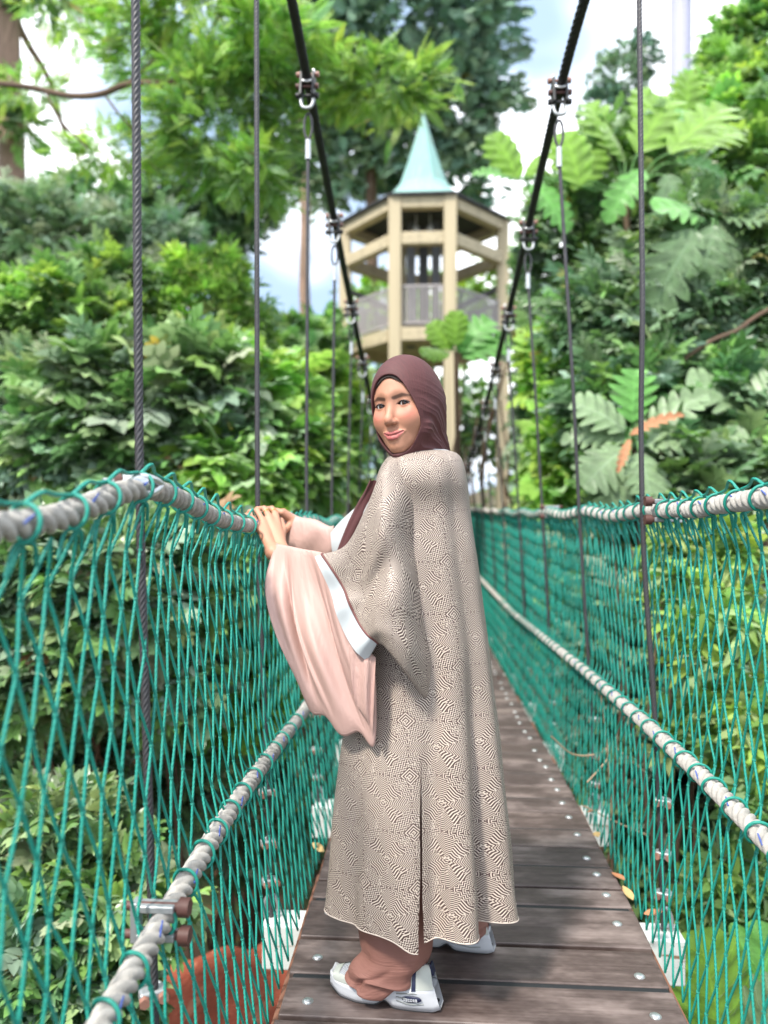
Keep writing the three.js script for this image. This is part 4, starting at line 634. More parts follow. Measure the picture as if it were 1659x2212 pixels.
// --- running shoes
const font = await new FontLoader().loadAsync('fonts/droid/droid_sans_bold.typeface.json');
function makeShoe(heel, toe, label, withText) { // local x from heel to toe, y up, z to the side that faces the lens
  const d = toe.clone().sub(heel), L = Math.hypot(d.x, d.z), g = new THREE.Group(); g.name = 'shoe'; g.userData.label = label; g.position.copy(heel); g.rotation.y = Math.atan2(-d.z, d.x); woman.add(g);
  const s = L / 0.275, half = (x) => { const t = x / 0.275; return 0.001 + 0.047 * Math.pow(Math.sin(Math.PI * clamp(t * 0.93 + 0.045)), 0.42) * (t < 0.5 ? lerp(0.80, 0.78, t * 2) : lerp(0.78, 1.0, sstep(0.5, 0.75, t))); };
  const mTop = (x) => { const t = x / 0.275; return t < 0.3 ? lerp(0.062, 0.052, t / 0.3) : t < 0.6 ? lerp(0.052, 0.036, (t - 0.3) / 0.3) : lerp(0.036, 0.040, (t - 0.6) / 0.4) + 0.012 * sstep(0.93, 1, t); }, mBot = (x) => { const t = x / 0.275; return 0.004 + 0.016 * Math.exp(-(((t - 0.46) / 0.06) ** 2)) + 0.014 * sstep(0.86, 1, t) + 0.005 * sstep(0.06, 0, t); };
  const white = phys(lin(0.56, 0.57, 0.60), 0.42, {}), mesh = std(lin(0.48, 0.50, 0.52), 0.8, { map: texture(128, (u, v) => { const a = Math.sin(u * Math.PI * 32) * Math.sin(v * Math.PI * 32) > 0.25 ? 176 : 244; return [a, a, a + 4]; }) }), silver = std(lin(0.27, 0.28, 0.27), 0.35, { metalness: 0.35 }), pale = phys(lin(0.44, 0.46, 0.42), 0.4), navy = std(lin(0.012, 0.016, 0.05), 0.4), dark = std(lin(0.05, 0.052, 0.055), 0.8);
  const N = 64, ringMid = (x, k) => { // midsole section: bulging side wall with a groove
    const h = half(x), b = mBot(x), t = mTop(x), a = k / 16; const prof = [[-1, 0], [-1.05, 0.25], [-1.07, 0.5], [-1.02, 0.62], [-1.06, 0.75], [-0.99, 1], [-0.6, 0.94], [0, 0.9], [0.6, 0.94], [0.99, 1], [1.06, 0.75], [1.02, 0.62], [1.07, 0.5], [1.05, 0.25], [1, 0], [0, 0], [-1, 0]][k]; return V(x - 0.010 * sstep(0.06, 0, x) * (1 - prof[1]) + 0.006 * sstep(0.06, 0, x) * prof[1], lerp(b, t, prof[1]), prof[0] * h); };
  const ms = part('midsole', grid(16, N, (u, v) => ringMid(v * 0.275, Math.round(u * 16)), (u, v) => [u, v], true), white, g); ms.scale.setScalar(s);
  const os = part('outsole', grid(12, N, (u, v) => { const x = v * 0.275, a = u * 12, h = half(x) * 0.96, b = mBot(x); const p = [[-1, 0.004], [-1, -0.004], [-0.98, -0.006], [-0.5, -0.006], [0, -0.006], [0.5, -0.006], [0.98, -0.006], [1, -0.004], [1, 0.004], [0.5, 0.003], [0, 0.003], [-0.5, 0.003], [-1, 0.004]][Math.round(a)]; return V(x, Math.max(0.0005, b + p[1]), p[0] * h); }, undefined, true), dark, g); os.scale.setScalar(s);
  const upTop = (x) => { const t = x / 0.275; return t < 0.12 ? lerp(0.104, 0.100, t / 0.12) : t < 0.38 ? 0.100 - 0.012 * Math.sin((t - 0.12) / 0.26 * Math.PI) + 0.018 * sstep(0.25, 0.38, t) : lerp(0.118, 0.058, sstep(0.38, 0.80, t)) - 0.012 * sstep(0.85, 1, t); };
  const upper = (u, v, off = 0) => { const x = lerp(0.006, 0.268, v), h = half(x) * 0.93, b = mTop(x) - 0.004, tp = upTop(x), th = Math.PI * u, c = Math.cos(th), q = Math.pow(Math.sin(th), 0.75), narrow = 1 - 0.42 * q * sstep(0.95, 0.3, v); return V(x + 0.012 * q * sstep(0.25, 0, v), b + (tp - b) * q + off * q, (h * narrow + off) * Math.sign(c) * Math.pow(Math.abs(c), 0.7) * 1); };
  const up = part('upper', grid(40, 70, (u, v) => upper(u, v), (u, v) => [u * 1.2, v * 2]), mesh, g); up.scale.setScalar(s);
  const panel = (name, m, us, vs, off, shape) => { const o = part(name, grid(14, 26, (a, b) => { const vv = lerp(vs[0], vs[1], b), [u0, u1] = shape ? shape(b) : us; return upper(lerp(u0, u1, a), vv, off); }), m, g); o.scale.setScalar(s); };
  for (const side of [0, 1]) { // overlays on both sides; side 0 faces +z
    const m = (r) => side ? r.map((x) => 1 - x) : r;
    panel('heel_counter', pale, null, [0.0, 0.22], 0.0028, (b) => m([0.0, lerp(0.44, 0.14, b * b)]));
    panel('side_strap', silver, null, [0.16, 0.30], 0.0042, (b) => m([lerp(0.10, 0.28, b), lerp(0.20, 0.42, b)]));
    panel('side_strap', navy, null, [0.22, 0.36], 0.0036, (b) => m([lerp(0.16, 0.36, b), lerp(0.185, 0.39, b)]));
    panel('mudguard', pale, null, [0.34, 0.66], 0.0026, (b) => m([0.0, 0.10 + 0.16 * Math.sin(Math.PI * b)]));
    panel('toe_overlay', pale, null, [0.62, 0.99], 0.0026, (b) => m([0.0, lerp(0.12, 0.30, b)]));
    panel('toe_overlay', silver, null, [0.58, 0.70], 0.0036, (b) => m([0.0, lerp(0.05, 0.16, b)]));
    panel('eyestay', silver, null, [0.40, 0.68], 0.0034, (b) => m([0.30, 0.42]));
    panel('heel_edge', navy, null, [0.16, 0.20], 0.0046, (b) => m([0.0, lerp(0.36, 0.34, b)]));
  }
  panel('toe_cap', pale, [0, 1], [0.93, 1.0], 0.002); panel('tongue', mesh, [0.42, 0.58], [0.32, 0.62], 0.008);
  const tab = part('heel_tab', box(0.006, 0.028, 0.022, 0.003).rotateZ(-0.3).translate(0.014, 0.096, 0), navy, g); tab.scale.setScalar(s);
  if (withText) {
    const pod = part('sole_badge', new THREE.SphereGeometry(1, 24, 12).scale(0.028, 0.0088, 0.004).rotateZ(-0.12).translate(0.060, 0.032, -half(0.06) * 1.055), navy, g); pod.scale.setScalar(s);
    const tx = new TextGeometry('ABZORB', { font, size: 0.0068, depth: 0.001, curveSegments: 3, bevelEnabled: false }); tx.computeBoundingBox(); tx.translate(-tx.boundingBox.max.x / 2, -0.0034, 0); tx.rotateZ(0.12); tx.rotateY(Math.PI);
    const tm = part('badge_lettering', tx, white, g); tm.scale.setScalar(s); tm.position.set(0.060 * s, 0.032 * s, -(half(0.06) * 1.055 + 0.0038) * s);
  } else {
    const bars = merge([rod(V(0.120, 0.062, -0.043), V(0.126, 0.092, -0.036), 0.0022, 0.0022, 6), rod(V(0.126, 0.092, -0.036), V(0.140, 0.062, -0.043), 0.0022, 0.0022, 6), rod(V(0.140, 0.062, -0.043), V(0.146, 0.092, -0.036), 0.0022, 0.0022, 6)]); const o = part('side_letter', bars, navy, g); o.scale.setScalar(s);
  }
  for (let k = 0; k < 3; k++) { const w = part('sole_groove', tube([V(0.028 + k * 0.006, 0.022 + k * 0.011, -half(0.03) * 1.05), V(0.06, 0.020 + k * 0.013, -half(0.06) * 1.085), V(0.095, 0.026 + k * 0.008, -half(0.095) * 1.075)], 0.0016, 6, 14), silver, g); w.scale.setScalar(s); }
  return g;
}
makeShoe(V(0.016, 0.0, -1.872), V(-0.262, 0.0, -1.94), 'white and silver running shoe on the near foot', 1);
makeShoe(V(0.172, 0.0, -2.125), V(-0.09, 0.0, -2.19), 'white and silver running shoe on the far foot', 0);
// ---------------------------------------------------------------- vegetation
const leafMat = (rough = 0.9, through = 0.36, coat = 0.35, coatR = 0.42) => phys(lin(1, 1, 1), rough, { transmission: through, thickness: 0, clearcoat: coat, clearcoatRoughness: coatR, side: THREE.DoubleSide, specularIntensity: 0.5 });
const LM = { soft: leafMat(0.92, 0.52, 0.4, 0.4), gloss: leafMat(0.92, 0.42, 0.9, 0.3), dull: phys(lin(1, 1, 1), 0.8, { side: THREE.DoubleSide }) };
const bark = texture(256, (u, v) => { const r = fbm(u * 10, v * 3, 0.5, 4, 10), l = fbm(u * 4, v * 4, 5.5, 4, 4), k = 0.65 + 0.7 * r; return [128 * k + 30 * (l - 0.5), 112 * k + 34 * (l - 0.5), 98 * k + 26 * (l - 0.5)]; });
const BM = { pale: std(lin(1.15, 1.02, 0.98), 0.9, { map: bark, bumpMap: bark, bumpScale: 0.01 }), brown: std(lin(0.5, 0.42, 0.36), 0.9, { map: bark, bumpMap: bark, bumpScale: 0.01 }), twig: std(lin(0.10, 0.075, 0.05), 0.9) };
/** one leaf along +z, lying in xz, face up */
function blade(len, wid, fold = 0.25, droop = 0.25, seg = 4, tip = 0.8) {
  const P = [], I = [];
  for (let k = 0; k <= seg; k++) { const t = k / seg, w = wid * 0.5 * Math.pow(Math.sin(Math.PI * Math.pow(t * 0.97 + 0.015, tip)), 0.85), y = -droop * len * t * t; P.push(-w, y + fold * w, t * len, 0, y, t * len, w, y + fold * w, t * len); }
  for (let k = 0; k < seg; k++) { const a = k * 3; I.push(a, a + 3, a + 4, a, a + 4, a + 1, a + 1, a + 4, a + 5, a + 1, a + 5, a + 2); }
  const g = new THREE.BufferGeometry(); g.setAttribute('position', new THREE.Float32BufferAttribute(P, 3)); g.setIndex(I); g.computeVertexNormals(); return g;
}
const placeLeaf = (g, pos, dir, roll, s = 1) => { const q = new THREE.Quaternion().setFromUnitVectors(V(0, 0, 1), dir.clone().normalize()); const h = g.clone(); h.scale(s, s, s); h.rotateZ(roll); h.applyQuaternion(q); h.translate(pos.x, pos.y, pos.z); return h; };
const mergeP = (l) => { const g = mergeGeometries(l); g.computeVertexNormals(); return g; };
seed(4242);
const stick = (a, b, r) => { const g = rod(a, b, r, r * 0.7, 4); g.deleteAttribute('uv'); return g; };
function spray(n, len, wid, reach, spread, droop = 0.3, fold = 0.25) { // leafy twig along +z
  const b = blade(len, wid, fold, droop), l = [stick(V(0, 0, 0), V(0, -0.04 * reach, reach), 0.004)];
  for (let k = 0; k < n; k++) { const t = 0.12 + 0.88 * k / (n - 1), s = k % 2 ? 1 : -1, d = V(s * spread * rr(0.7, 1.2), rr(-0.15, 0.45), 0.75 + 0.3 * t + (k === n - 1 ? 3 : 0)); l.push(placeLeaf(b, V(0, -0.04 * reach * t, reach * t), d, rr(-0.5, 0.5), rr(0.7, 1.15) * (0.8 + 0.4 * Math.sin(Math.PI * t)))); }
  return mergeP(l);
}
function whorl(n, len, wid, lift, droop) { const b = blade(len, wid, 0.22, droop, 5), l = []; for (let k = 0; k < n; k++) { const a = k / n * Math.PI * 2 + rr(-0.25, 0.25), e = rr(lift - 0.35, lift + 0.3); l.push(placeLeaf(b, V(0, 0, 0), V(Math.cos(a) * Math.cos(e), Math.sin(a) * Math.cos(e), Math.sin(e)), rr(-0.4, 0.4), rr(0.6, 1.1))); } return mergeP(l); }
function frond(pairs, len, ll, lw) { const b = blade(ll, lw, 0.1, 0.15, 2), l = [stick(V(0, 0, 0), V(0, -0.12 * len, len), 0.003)]; for (let k = 0; k < pairs; k++) for (const s of [-1, 1]) { const t = 0.1 + 0.9 * k / pairs; l.push(placeLeaf(b, V(0, -0.12 * len * t * t, len * t), V(s, rr(-0.1, 0.1), 0.35), rr(-0.3, 0.3), Math.sin(Math.PI * (0.2 + 0.75 * t)))); } return mergeP(l); }
const G = {
  broad: [0, 1, 2].map(() => spray(9, 0.15, 0.085, 0.34, 1.0)), narrow: [0, 1].map(() => spray(11, 0.15, 0.045, 0.36, 0.9, 0.4)), small: [0, 1].map(() => spray(13, 0.075, 0.042, 0.3, 1.1)),
  whorl: [0, 1].map(() => whorl(8, 0.26, 0.095, 0.55, 0.35)), fresh: [0, 1].map(() => whorl(6, 0.2, 0.06, 0.95, 0.3)), frond: [0, 1].map(() => frond(12, 0.26, 0.044, 0.02)), far: [0, 1].map(() => spray(12, 0.30, 0.17, 0.7, 1.1)),
  round: [0, 1].map(() => spray(7, 0.2, 0.15, 0.4, 1.1, 0.35, 0.15)), drip: [0, 1].map(() => whorl(7, 0.24, 0.10, 0.25, 0.75)),
};
const C = { // linear leaf colours
  mid: [[0.20, 0.38, 0.08], [0.26, 0.45, 0.10], [0.15, 0.31, 0.07], [0.36, 0.50, 0.20], [0.12, 0.25, 0.06]],
  bright: [[0.36, 0.56, 0.08], [0.29, 0.51, 0.07], [0.45, 0.62, 0.10], [0.21, 0.41, 0.06], [0.40, 0.54, 0.22]],
  lime: [[0.40, 0.55, 0.10], [0.34, 0.53, 0.09], [0.28, 0.48, 0.09], [0.48, 0.57, 0.22], [0.16, 0.32, 0.06]],
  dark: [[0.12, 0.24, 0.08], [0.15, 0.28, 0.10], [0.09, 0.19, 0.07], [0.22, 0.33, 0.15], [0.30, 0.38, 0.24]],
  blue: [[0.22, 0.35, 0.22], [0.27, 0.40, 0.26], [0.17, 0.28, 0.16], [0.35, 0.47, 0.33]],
  grey: [[0.33, 0.44, 0.28], [0.27, 0.41, 0.19], [0.40, 0.49, 0.34], [0.19, 0.34, 0.13]],
  rust: [[0.34, 0.18, 0.08], [0.50, 0.40, 0.08]],
};
const dummy = new THREE.Object3D(), ctmp = new THREE.Color();
function crown(name, parent, list, geo, mat, cols, size, o = {}) { // list: [centre, rx, ry, rz, count]
  const total = list.reduce((s, l) => s + l[4], 0), ms = geo.map((g) => new THREE.InstancedMesh(g, mat, Math.ceil(total * (o.more ?? 1.22) / geo.length) + 40)), n = geo.map(() => 0);
  const eye = camera.position; let put = 0;
  for (const [c, rx, ry, rz, count] of list) {
    const toEye = eye.clone().sub(c).normalize(), off = rr(0, 50), tone = rr(0.82, 1.2), warm = rr(-0.12, 0.05);
    for (let k = 0; k < count * (o.more ?? 1.22); k++) {
      let d; do { d = V(rr(-1, 1), rr(-1, 1), rr(-1, 1)); } while (d.lengthSq() > 1 || d.lengthSq() < 0.01); d.normalize();
      if (d.dot(toEye) < -0.25 && rnd() < 0.7) d.addScaledVector(toEye, 1.2).normalize();
      const bump = 0.42 + 1.15 * noise(d.x * 3.6 + off, d.y * 3.6 + 7, d.z * 3.6 + 3), r = bump * (0.5 + 0.5 * Math.pow(rnd(), o.fill ?? 0.45));
      const p = V(c.x + d.x * rx * r, c.y + d.y * ry * r, c.z + d.z * rz * r), dir = V(d.x + rr(-0.9, 0.9), d.y * 0.5 + (o.up ?? 0.15) + rr(-0.8, 0.7), d.z + rr(-0.9, 0.9)).addScaledVector(toEye, 0.15).normalize();
      dummy.position.copy(p); dummy.up.set(rr(-0.8, 0.8), 1, rr(-0.6, 0.9)); dummy.lookAt(p.clone().add(dir)); const s = rr(size[0], size[1]) * (o.shrink ?? 0.78); dummy.scale.set(s, s, s); dummy.updateMatrix();
      if (p.x > -1.0 && p.x < 1.12 && p.y > -0.75 && p.y < 5 && p.z > -19) continue;   // the walkway is kept clear
      const w = Math.floor(rnd() * geo.length), m = ms[w]; if (n[w] >= m.count) continue;
      m.setMatrixAt(n[w], dummy.matrix); const cc = rnd() < 0.004 ? C.rust[rnd() < 0.5 ? 0 : 1] : cols[Math.floor(rnd() * cols.length)], q = rr(0.7, 1.25) * tone, h = rr(-0.12, 0.12) + warm;
      ctmp.setRGB(clamp(cc[0] * q * (1 + h)), clamp(cc[1] * q), clamp(cc[2] * q * (1 - h))); m.setColorAt(n[w], ctmp); n[w]++;
    }
  }
  ms.forEach((m, w) => { m.count = n[w]; m.name = name; m.userData.kind = 'stuff'; m.frustumCulled = false; parent.add(m); });
}
/** lobes given where they stand: picture column and row, distance down the bridge, half sizes in picture units */
const lobe = (px, py, D, rx, ry, count, rz = 0) => { const c = pt(px, py, D), k = D / 1597; return [c, rx * k, ry * k, rz || Math.max(rx, ry) * k * 0.8, count]; };
function limb(a, b, r0, r1, wob = 0.08, n = 8) { const L = a.distanceTo(b), pts = []; for (let k = 0; k <= 5; k++) pts.push(a.clone().lerp(b, k / 5).add(V(rr(-1, 1), 0, rr(-1, 1)).multiplyScalar(k % 5 ? wob * L * 0.3 : 0))); const g = new THREE.TubeGeometry(new THREE.CatmullRomCurve3(pts), 12, 1, n, false), p = g.attributes.position, c = new THREE.CatmullRomCurve3(pts), uv = g.attributes.uv; for (let i = 0; i <= 12; i++) { const q = c.getPointAt(i / 12), r = lerp(r0, r1, i / 12); for (let j = 0; j <= n; j++) { const k = i * (n + 1) + j; p.setXYZ(k, q.x + (p.getX(k) - q.x) * r, q.y + (p.getY(k) - q.y) * r, q.z + (p.getZ(k) - q.z) * r); uv.setXY(k, j / n, i / 12 * L * 0.5); } } g.computeVertexNormals(); return g; }
function plant(name, label, category, group, lobes, geo, mat, cols, size, o = {}) {
  const t = thing(name, label, category, group), c0 = lobes[0][0];
  const low = lobes.reduce((m, l) => l[0].y < m.y ? l[0] : m, lobes[0][0]);
  const base = o.base ?? V(low.x + rr(-0.2, 0.2), groundY(low.x, low.z) - 0.2, low.z - 0.3), r = o.r ?? 0.05, bm = o.bark ?? BM.brown;
  if (o.trunkTop) { part('trunk', limb(base, o.trunkTop, r, r * 0.75, 0.02, 12), bm, t); if (!o.bare) for (const l of lobes) part('limb', limb(o.trunkTop.clone().lerp(base, rr(0.0, 0.25)), l[0], r * 0.35, r * 0.1, 0.12, 6), bm, t); }
  else for (const l of lobes) for (let q = 0; q < (o.stems ?? 2); q++) part('stem', limb(base.clone().add(V(rr(-0.15, 0.15), 0, rr(-0.15, 0.15))), l[0].clone().add(V(rr(-0.4, 0.4) * l[1], rr(-0.1, 0.5) * l[2], rr(-0.4, 0.4) * l[3])), r * rr(0.5, 1), r * 0.2, 0.15, 6), bm, t);
  crown(o.trunkTop ? 'crown' : 'foliage', t, lobes, geo, mat, cols, size, o);
  return t;
}
seed(991);
// --- far trees
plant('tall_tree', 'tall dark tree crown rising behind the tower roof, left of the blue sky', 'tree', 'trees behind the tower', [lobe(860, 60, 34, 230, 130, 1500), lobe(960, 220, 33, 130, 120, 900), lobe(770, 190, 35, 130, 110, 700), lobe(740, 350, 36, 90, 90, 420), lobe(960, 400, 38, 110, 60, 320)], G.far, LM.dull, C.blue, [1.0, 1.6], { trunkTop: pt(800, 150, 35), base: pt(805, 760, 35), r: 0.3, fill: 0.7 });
plant('tall_tree', 'tall slender tree with long bare reddish trunk left of the tower', 'tree', 'trees behind the tower', [lobe(640, 120, 27, 80, 70, 260), lobe(700, 200, 27, 60, 40, 120)], G.far, LM.dull, C.mid, [0.7, 1.1], { trunkTop: pt(652, 150, 27), base: pt(662, 720, 27), r: 0.21, bark: BM.pale, fill: 0.8 });
plant('forest_tree', 'dark leafy tree with brown trunk seen between the two left wire hangers', 'tree', 'trees left of the tower', [lobe(400, 400, 21, 120, 90, 420), lobe(520, 440, 22, 70, 70, 260), lobe(480, 520, 22, 60, 60, 160), lobe(360, 480, 21, 80, 60, 200), lobe(600, 330, 23, 60, 80, 200)], G.far, LM.dull, C.dark, [0.6, 1.0], { trunkTop: pt(480, 430, 22), base: pt(490, 760, 22), r: 0.2, fill: 0.8 });
plant('tall_tree', 'tree with thick pale trunk at the far left edge', 'tree', 'trees left of the tower', [lobe(60, -60, 14, 150, 70, 200), lobe(20, 260, 13.5, 50, 40, 60), lobe(200, 430, 17, 90, 40, 150)], G.broad, LM.soft, C.mid, [1.0, 1.7], { trunkTop: pt(8, -120, 14), base: pt(34, 620, 14), r: 0.27, bark: BM.pale, fill: 0.8 });
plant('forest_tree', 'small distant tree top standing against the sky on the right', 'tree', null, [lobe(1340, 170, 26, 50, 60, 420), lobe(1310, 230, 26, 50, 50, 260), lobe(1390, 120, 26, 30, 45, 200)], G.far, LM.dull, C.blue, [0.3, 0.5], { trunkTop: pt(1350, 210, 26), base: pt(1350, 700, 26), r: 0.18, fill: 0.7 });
plant('forest_tree', 'light green tree seen through the openings of the tower', 'tree', 'trees behind the tower', [lobe(820, 660, 30, 90, 50, 300), lobe(960, 650, 31, 90, 55, 320), lobe(1080, 620, 29, 70, 70, 300), lobe(900, 740, 29, 170, 50, 320)], G.far, LM.dull, C.bright, [0.5, 0.8], { trunkTop: pt(930, 740, 31), base: pt(930, 1000, 31), r: 0.15, fill: 0.7 });
plant('leafy_shrub', 'dark green bush closing the gap under the tower, right of her headscarf', 'shrub', 'bushes behind the woman', [lobe(1000, 900, 27, 90, 70, 420), lobe(1080, 930, 26, 70, 60, 260), lobe(900, 920, 27, 110, 70, 380), lobe(780, 920, 26, 90, 70, 320)], G.far, LM.dull, [...C.dark, ...C.mid], [0.5, 0.9], { r: 0.08, base: pt(980, 1100, 27) });
// --- overhanging tree with feathery leaves at the upper left
{
  const t = plant('overhanging_tree', 'feathery-leaved tree hanging over the upper left with one bare branch', 'tree', null, [lobe(420, 60, 7.5, 200, 90, 620, 0.8), lobe(130, 20, 8, 110, 40, 80, 0.8), lobe(480, 290, 7.5, 130, 100, 620, 0.8), lobe(330, 140, 7.8, 110, 60, 200, 0.8), lobe(600, 100, 7, 90, 75, 330, 0.6), lobe(840, 205, 7.2, 130, 22, 240, 0.6), lobe(720, 170, 7.2, 60, 30, 80, 0.5), lobe(560, 395, 7.2, 60, 40, 160, 0.5), lobe(60, 190, 8.2, 70, 30, 70), lobe(240, 330, 8, 100, 35, 130), lobe(500, 180, 7.4, 150, 50, 260, 0.6)], G.frond, LM.soft, C.bright, [0.7, 1.2], { trunkTop: pt(-190, 120, 8), base: V(-5.4, -1.5, -8.2), r: 0.16, fill: 0.6, up: 0.0, bare: true, shrink: 1, more: 1.9 });
  part('limb', tube([pt(-190, 150, 7.9), pt(-20, 178, 7.4), pt(70, 190, 7.3), pt(150, 207, 7.2), pt(220, 203, 7.1), pt(275, 182, 7.05), pt(350, 180, 7), pt(440, 172, 7), pt(540, 168, 7), pt(640, 180, 7)], 0.03, 8, 60), BM.brown, t);
  for (const [a, b, c] of [[[225, 203], [260, 250], [300, 290]], [[390, 178], [430, 120], [470, 40]], [[100, 200], [130, 260], [190, 320]], [[270, 185], [330, 130], [360, 60]]]) part('limb', tube([pt(...a, 7.1), pt(...b, 7.1), pt(...c, 7.2)], 0.012, 6, 14), BM.brown, t);
}
// --- left bank, shoulder height and above
plant('flowering_shrub', 'pale grey-green shrub on the left bank, highest of the left bushes', 'shrub', 'shrubs on the left bank', [lobe(120, 540, 10, 170, 90, 800), lobe(310, 560, 10.5, 110, 80, 420), lobe(30, 480, 10, 80, 60, 220), lobe(230, 640, 9.5, 110, 70, 300)], G.narrow, LM.gloss, C.grey, [0.8, 1.3], { r: 0.06 });
plant('yellow_tipped_shrub', 'bright shrub with upright yellow-tipped leaves between the left wire hangers', 'shrub', 'shrubs on the left bank', [lobe(430, 680, 8, 110, 120, 520), lobe(530, 740, 8, 60, 110, 300), lobe(350, 760, 7.8, 110, 110, 360), lobe(470, 590, 8.3, 50, 50, 120)], G.fresh, LM.soft, [...C.bright, ...C.lime], [0.8, 1.2], { up: 0.9, r: 0.05 });
plant('leafy_shrub', 'light green leafy shrub left of the nearest left wire hanger', 'shrub', 'shrubs on the left bank', [lobe(130, 720, 7.2, 160, 90, 620), lobe(30, 680, 7.5, 70, 70, 200), lobe(240, 640, 7.6, 80, 70, 260)], [...G.broad, ...G.drip], LM.soft, [...C.bright, ...C.mid], [0.8, 1.2], { r: 0.05 });
plant('leafy_shrub', 'mid green shrub above the left rope loop, behind the nearest wire hanger', 'shrub', 'shrubs on the left bank', [lobe(330, 880, 6.2, 180, 110, 820), lobe(200, 960, 6, 130, 80, 420), lobe(450, 960, 6.2, 120, 90, 420)], [...G.broad, ...G.round], LM.gloss, [...C.mid, ...C.grey], [0.8, 1.2], { r: 0.05 });
plant('leafy_shrub', 'greyish shrub with shadowed hollows at the left edge above the rope', 'shrub', 'shrubs on the left bank', [lobe(70, 850, 6.4, 120, 70, 330), lobe(20, 960, 6.2, 80, 80, 200), lobe(110, 1010, 6, 90, 50, 160)], G.narrow, LM.gloss, C.grey, [0.8, 1.2], { r: 0.05 });
plant('leafy_shrub', 'large-leaved bright shrub between her hand and the second left wire hanger', 'shrub', 'shrubs on the left bank', [lobe(520, 900, 6.8, 110, 130, 420), lobe(600, 1000, 6.5, 110, 80, 320), lobe(480, 1040, 6, 100, 70, 240)], G.round, LM.soft, C.bright, [0.7, 1.1], { r: 0.05 });
// --- behind the woman
plant('leafy_shrub', 'bright green bush rising behind the woman\'s hand and left shoulder', 'shrub', 'bushes behind the woman', [lobe(680, 880, 9.5, 100, 100, 560), lobe(740, 960, 9.2, 90, 100, 420), lobe(650, 990, 9, 110, 80, 380), lobe(760, 840, 10, 60, 40, 160)], G.round, LM.soft, C.bright, [0.6, 0.95], { r: 0.06 });
plant('leafy_shrub', 'low distant bush below the white sky gap left of the tower', 'shrub', 'bushes behind the woman', [lobe(640, 740, 18, 80, 40, 300), lobe(710, 730, 19, 40, 45, 160), lobe(590, 790, 16, 80, 60, 260)], G.far, LM.soft, C.mid, [0.5, 0.8], { r: 0.08 });
plant('leafy_shrub', 'bright large-leaved bush hiding the foot of the tower above her head', 'shrub', 'bushes behind the woman', [lobe(850, 815, 13, 80, 30, 200), lobe(990, 780, 12, 50, 40, 110), lobe(940, 820, 12, 60, 40, 110), lobe(900, 880, 12.5, 120, 60, 240)], G.round, LM.soft, [...C.bright, ...C.lime], [0.6, 0.9], { r: 0.05 });
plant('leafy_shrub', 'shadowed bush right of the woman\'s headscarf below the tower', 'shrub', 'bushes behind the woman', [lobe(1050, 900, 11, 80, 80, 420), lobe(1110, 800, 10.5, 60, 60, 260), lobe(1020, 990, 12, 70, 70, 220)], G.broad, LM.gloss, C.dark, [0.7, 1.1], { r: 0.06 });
// --- right bank
plant('dense_tree', 'dense green tree filling the upper right corner', 'tree', 'trees on the right bank', [lobe(1590, 270, 10, 110, 130, 900), lobe(1650, 110, 10.5, 80, 80, 360), lobe(1490, 360, 9.8, 110, 90, 620), lobe(1620, 430, 9.5, 110, 140, 520)], G.broad, LM.gloss, [...C.bright, ...C.mid], [0.9, 1.4], { trunkTop: pt(1610, 420, 10.4), r: 0.14, base: pt(1640, 1400, 10.4) });
plant('dense_tree', 'pale dotted-leaved tree right of the tower, behind the right cable', 'tree', 'trees on the right bank', [lobe(1330, 430, 8.6, 130, 110, 700), lobe(1230, 540, 8.6, 100, 110, 520), lobe(1420, 540, 8.2, 120, 110, 560), lobe(1160, 620, 9, 70, 90, 300)], G.small, LM.gloss, [...C.grey, ...C.mid], [0.9, 1.4], { trunkTop: pt(1330, 560, 9), r: 0.1, base: pt(1320, 1400, 9) });
plant('dense_tree', 'dark glossy tree at the right edge below the bright corner tree', 'tree', 'trees on the right bank', [lobe(1560, 600, 7.2, 140, 120, 620), lobe(1450, 700, 7, 120, 100, 460), lobe(1640, 740, 7, 90, 120, 380), lobe(1330, 720, 7.4, 110, 100, 420)], G.narrow, LM.gloss, [...C.dark, ...C.grey, ...C.mid], [0.9, 1.4], { trunkTop: pt(1530, 720, 7.6), r: 0.09, base: pt(1530, 1500, 7.6) });
plant('leafy_shrub', 'light green shrub between the far right wire hangers above the rope', 'shrub', 'shrubs on the right bank', [lobe(1180, 900, 7.6, 100, 110, 420), lobe(1110, 1000, 8, 90, 80, 300), lobe(1250, 1000, 7, 110, 80, 320), lobe(1220, 780, 8, 90, 70, 260)], G.round, LM.soft, C.bright, [0.7, 1.1], { r: 0.05 });
plant('leafy_shrub', 'dark undergrowth behind the breadfruit leaves at the right', 'shrub', 'shrubs on the right bank', [lobe(1430, 900, 6.6, 150, 110, 560), lobe(1600, 960, 6.4, 120, 120, 420), lobe(1500, 1050, 6, 160, 70, 360)], G.broad, LM.gloss, [...C.dark, ...C.mid], [0.9, 1.3], { r: 0.05 });
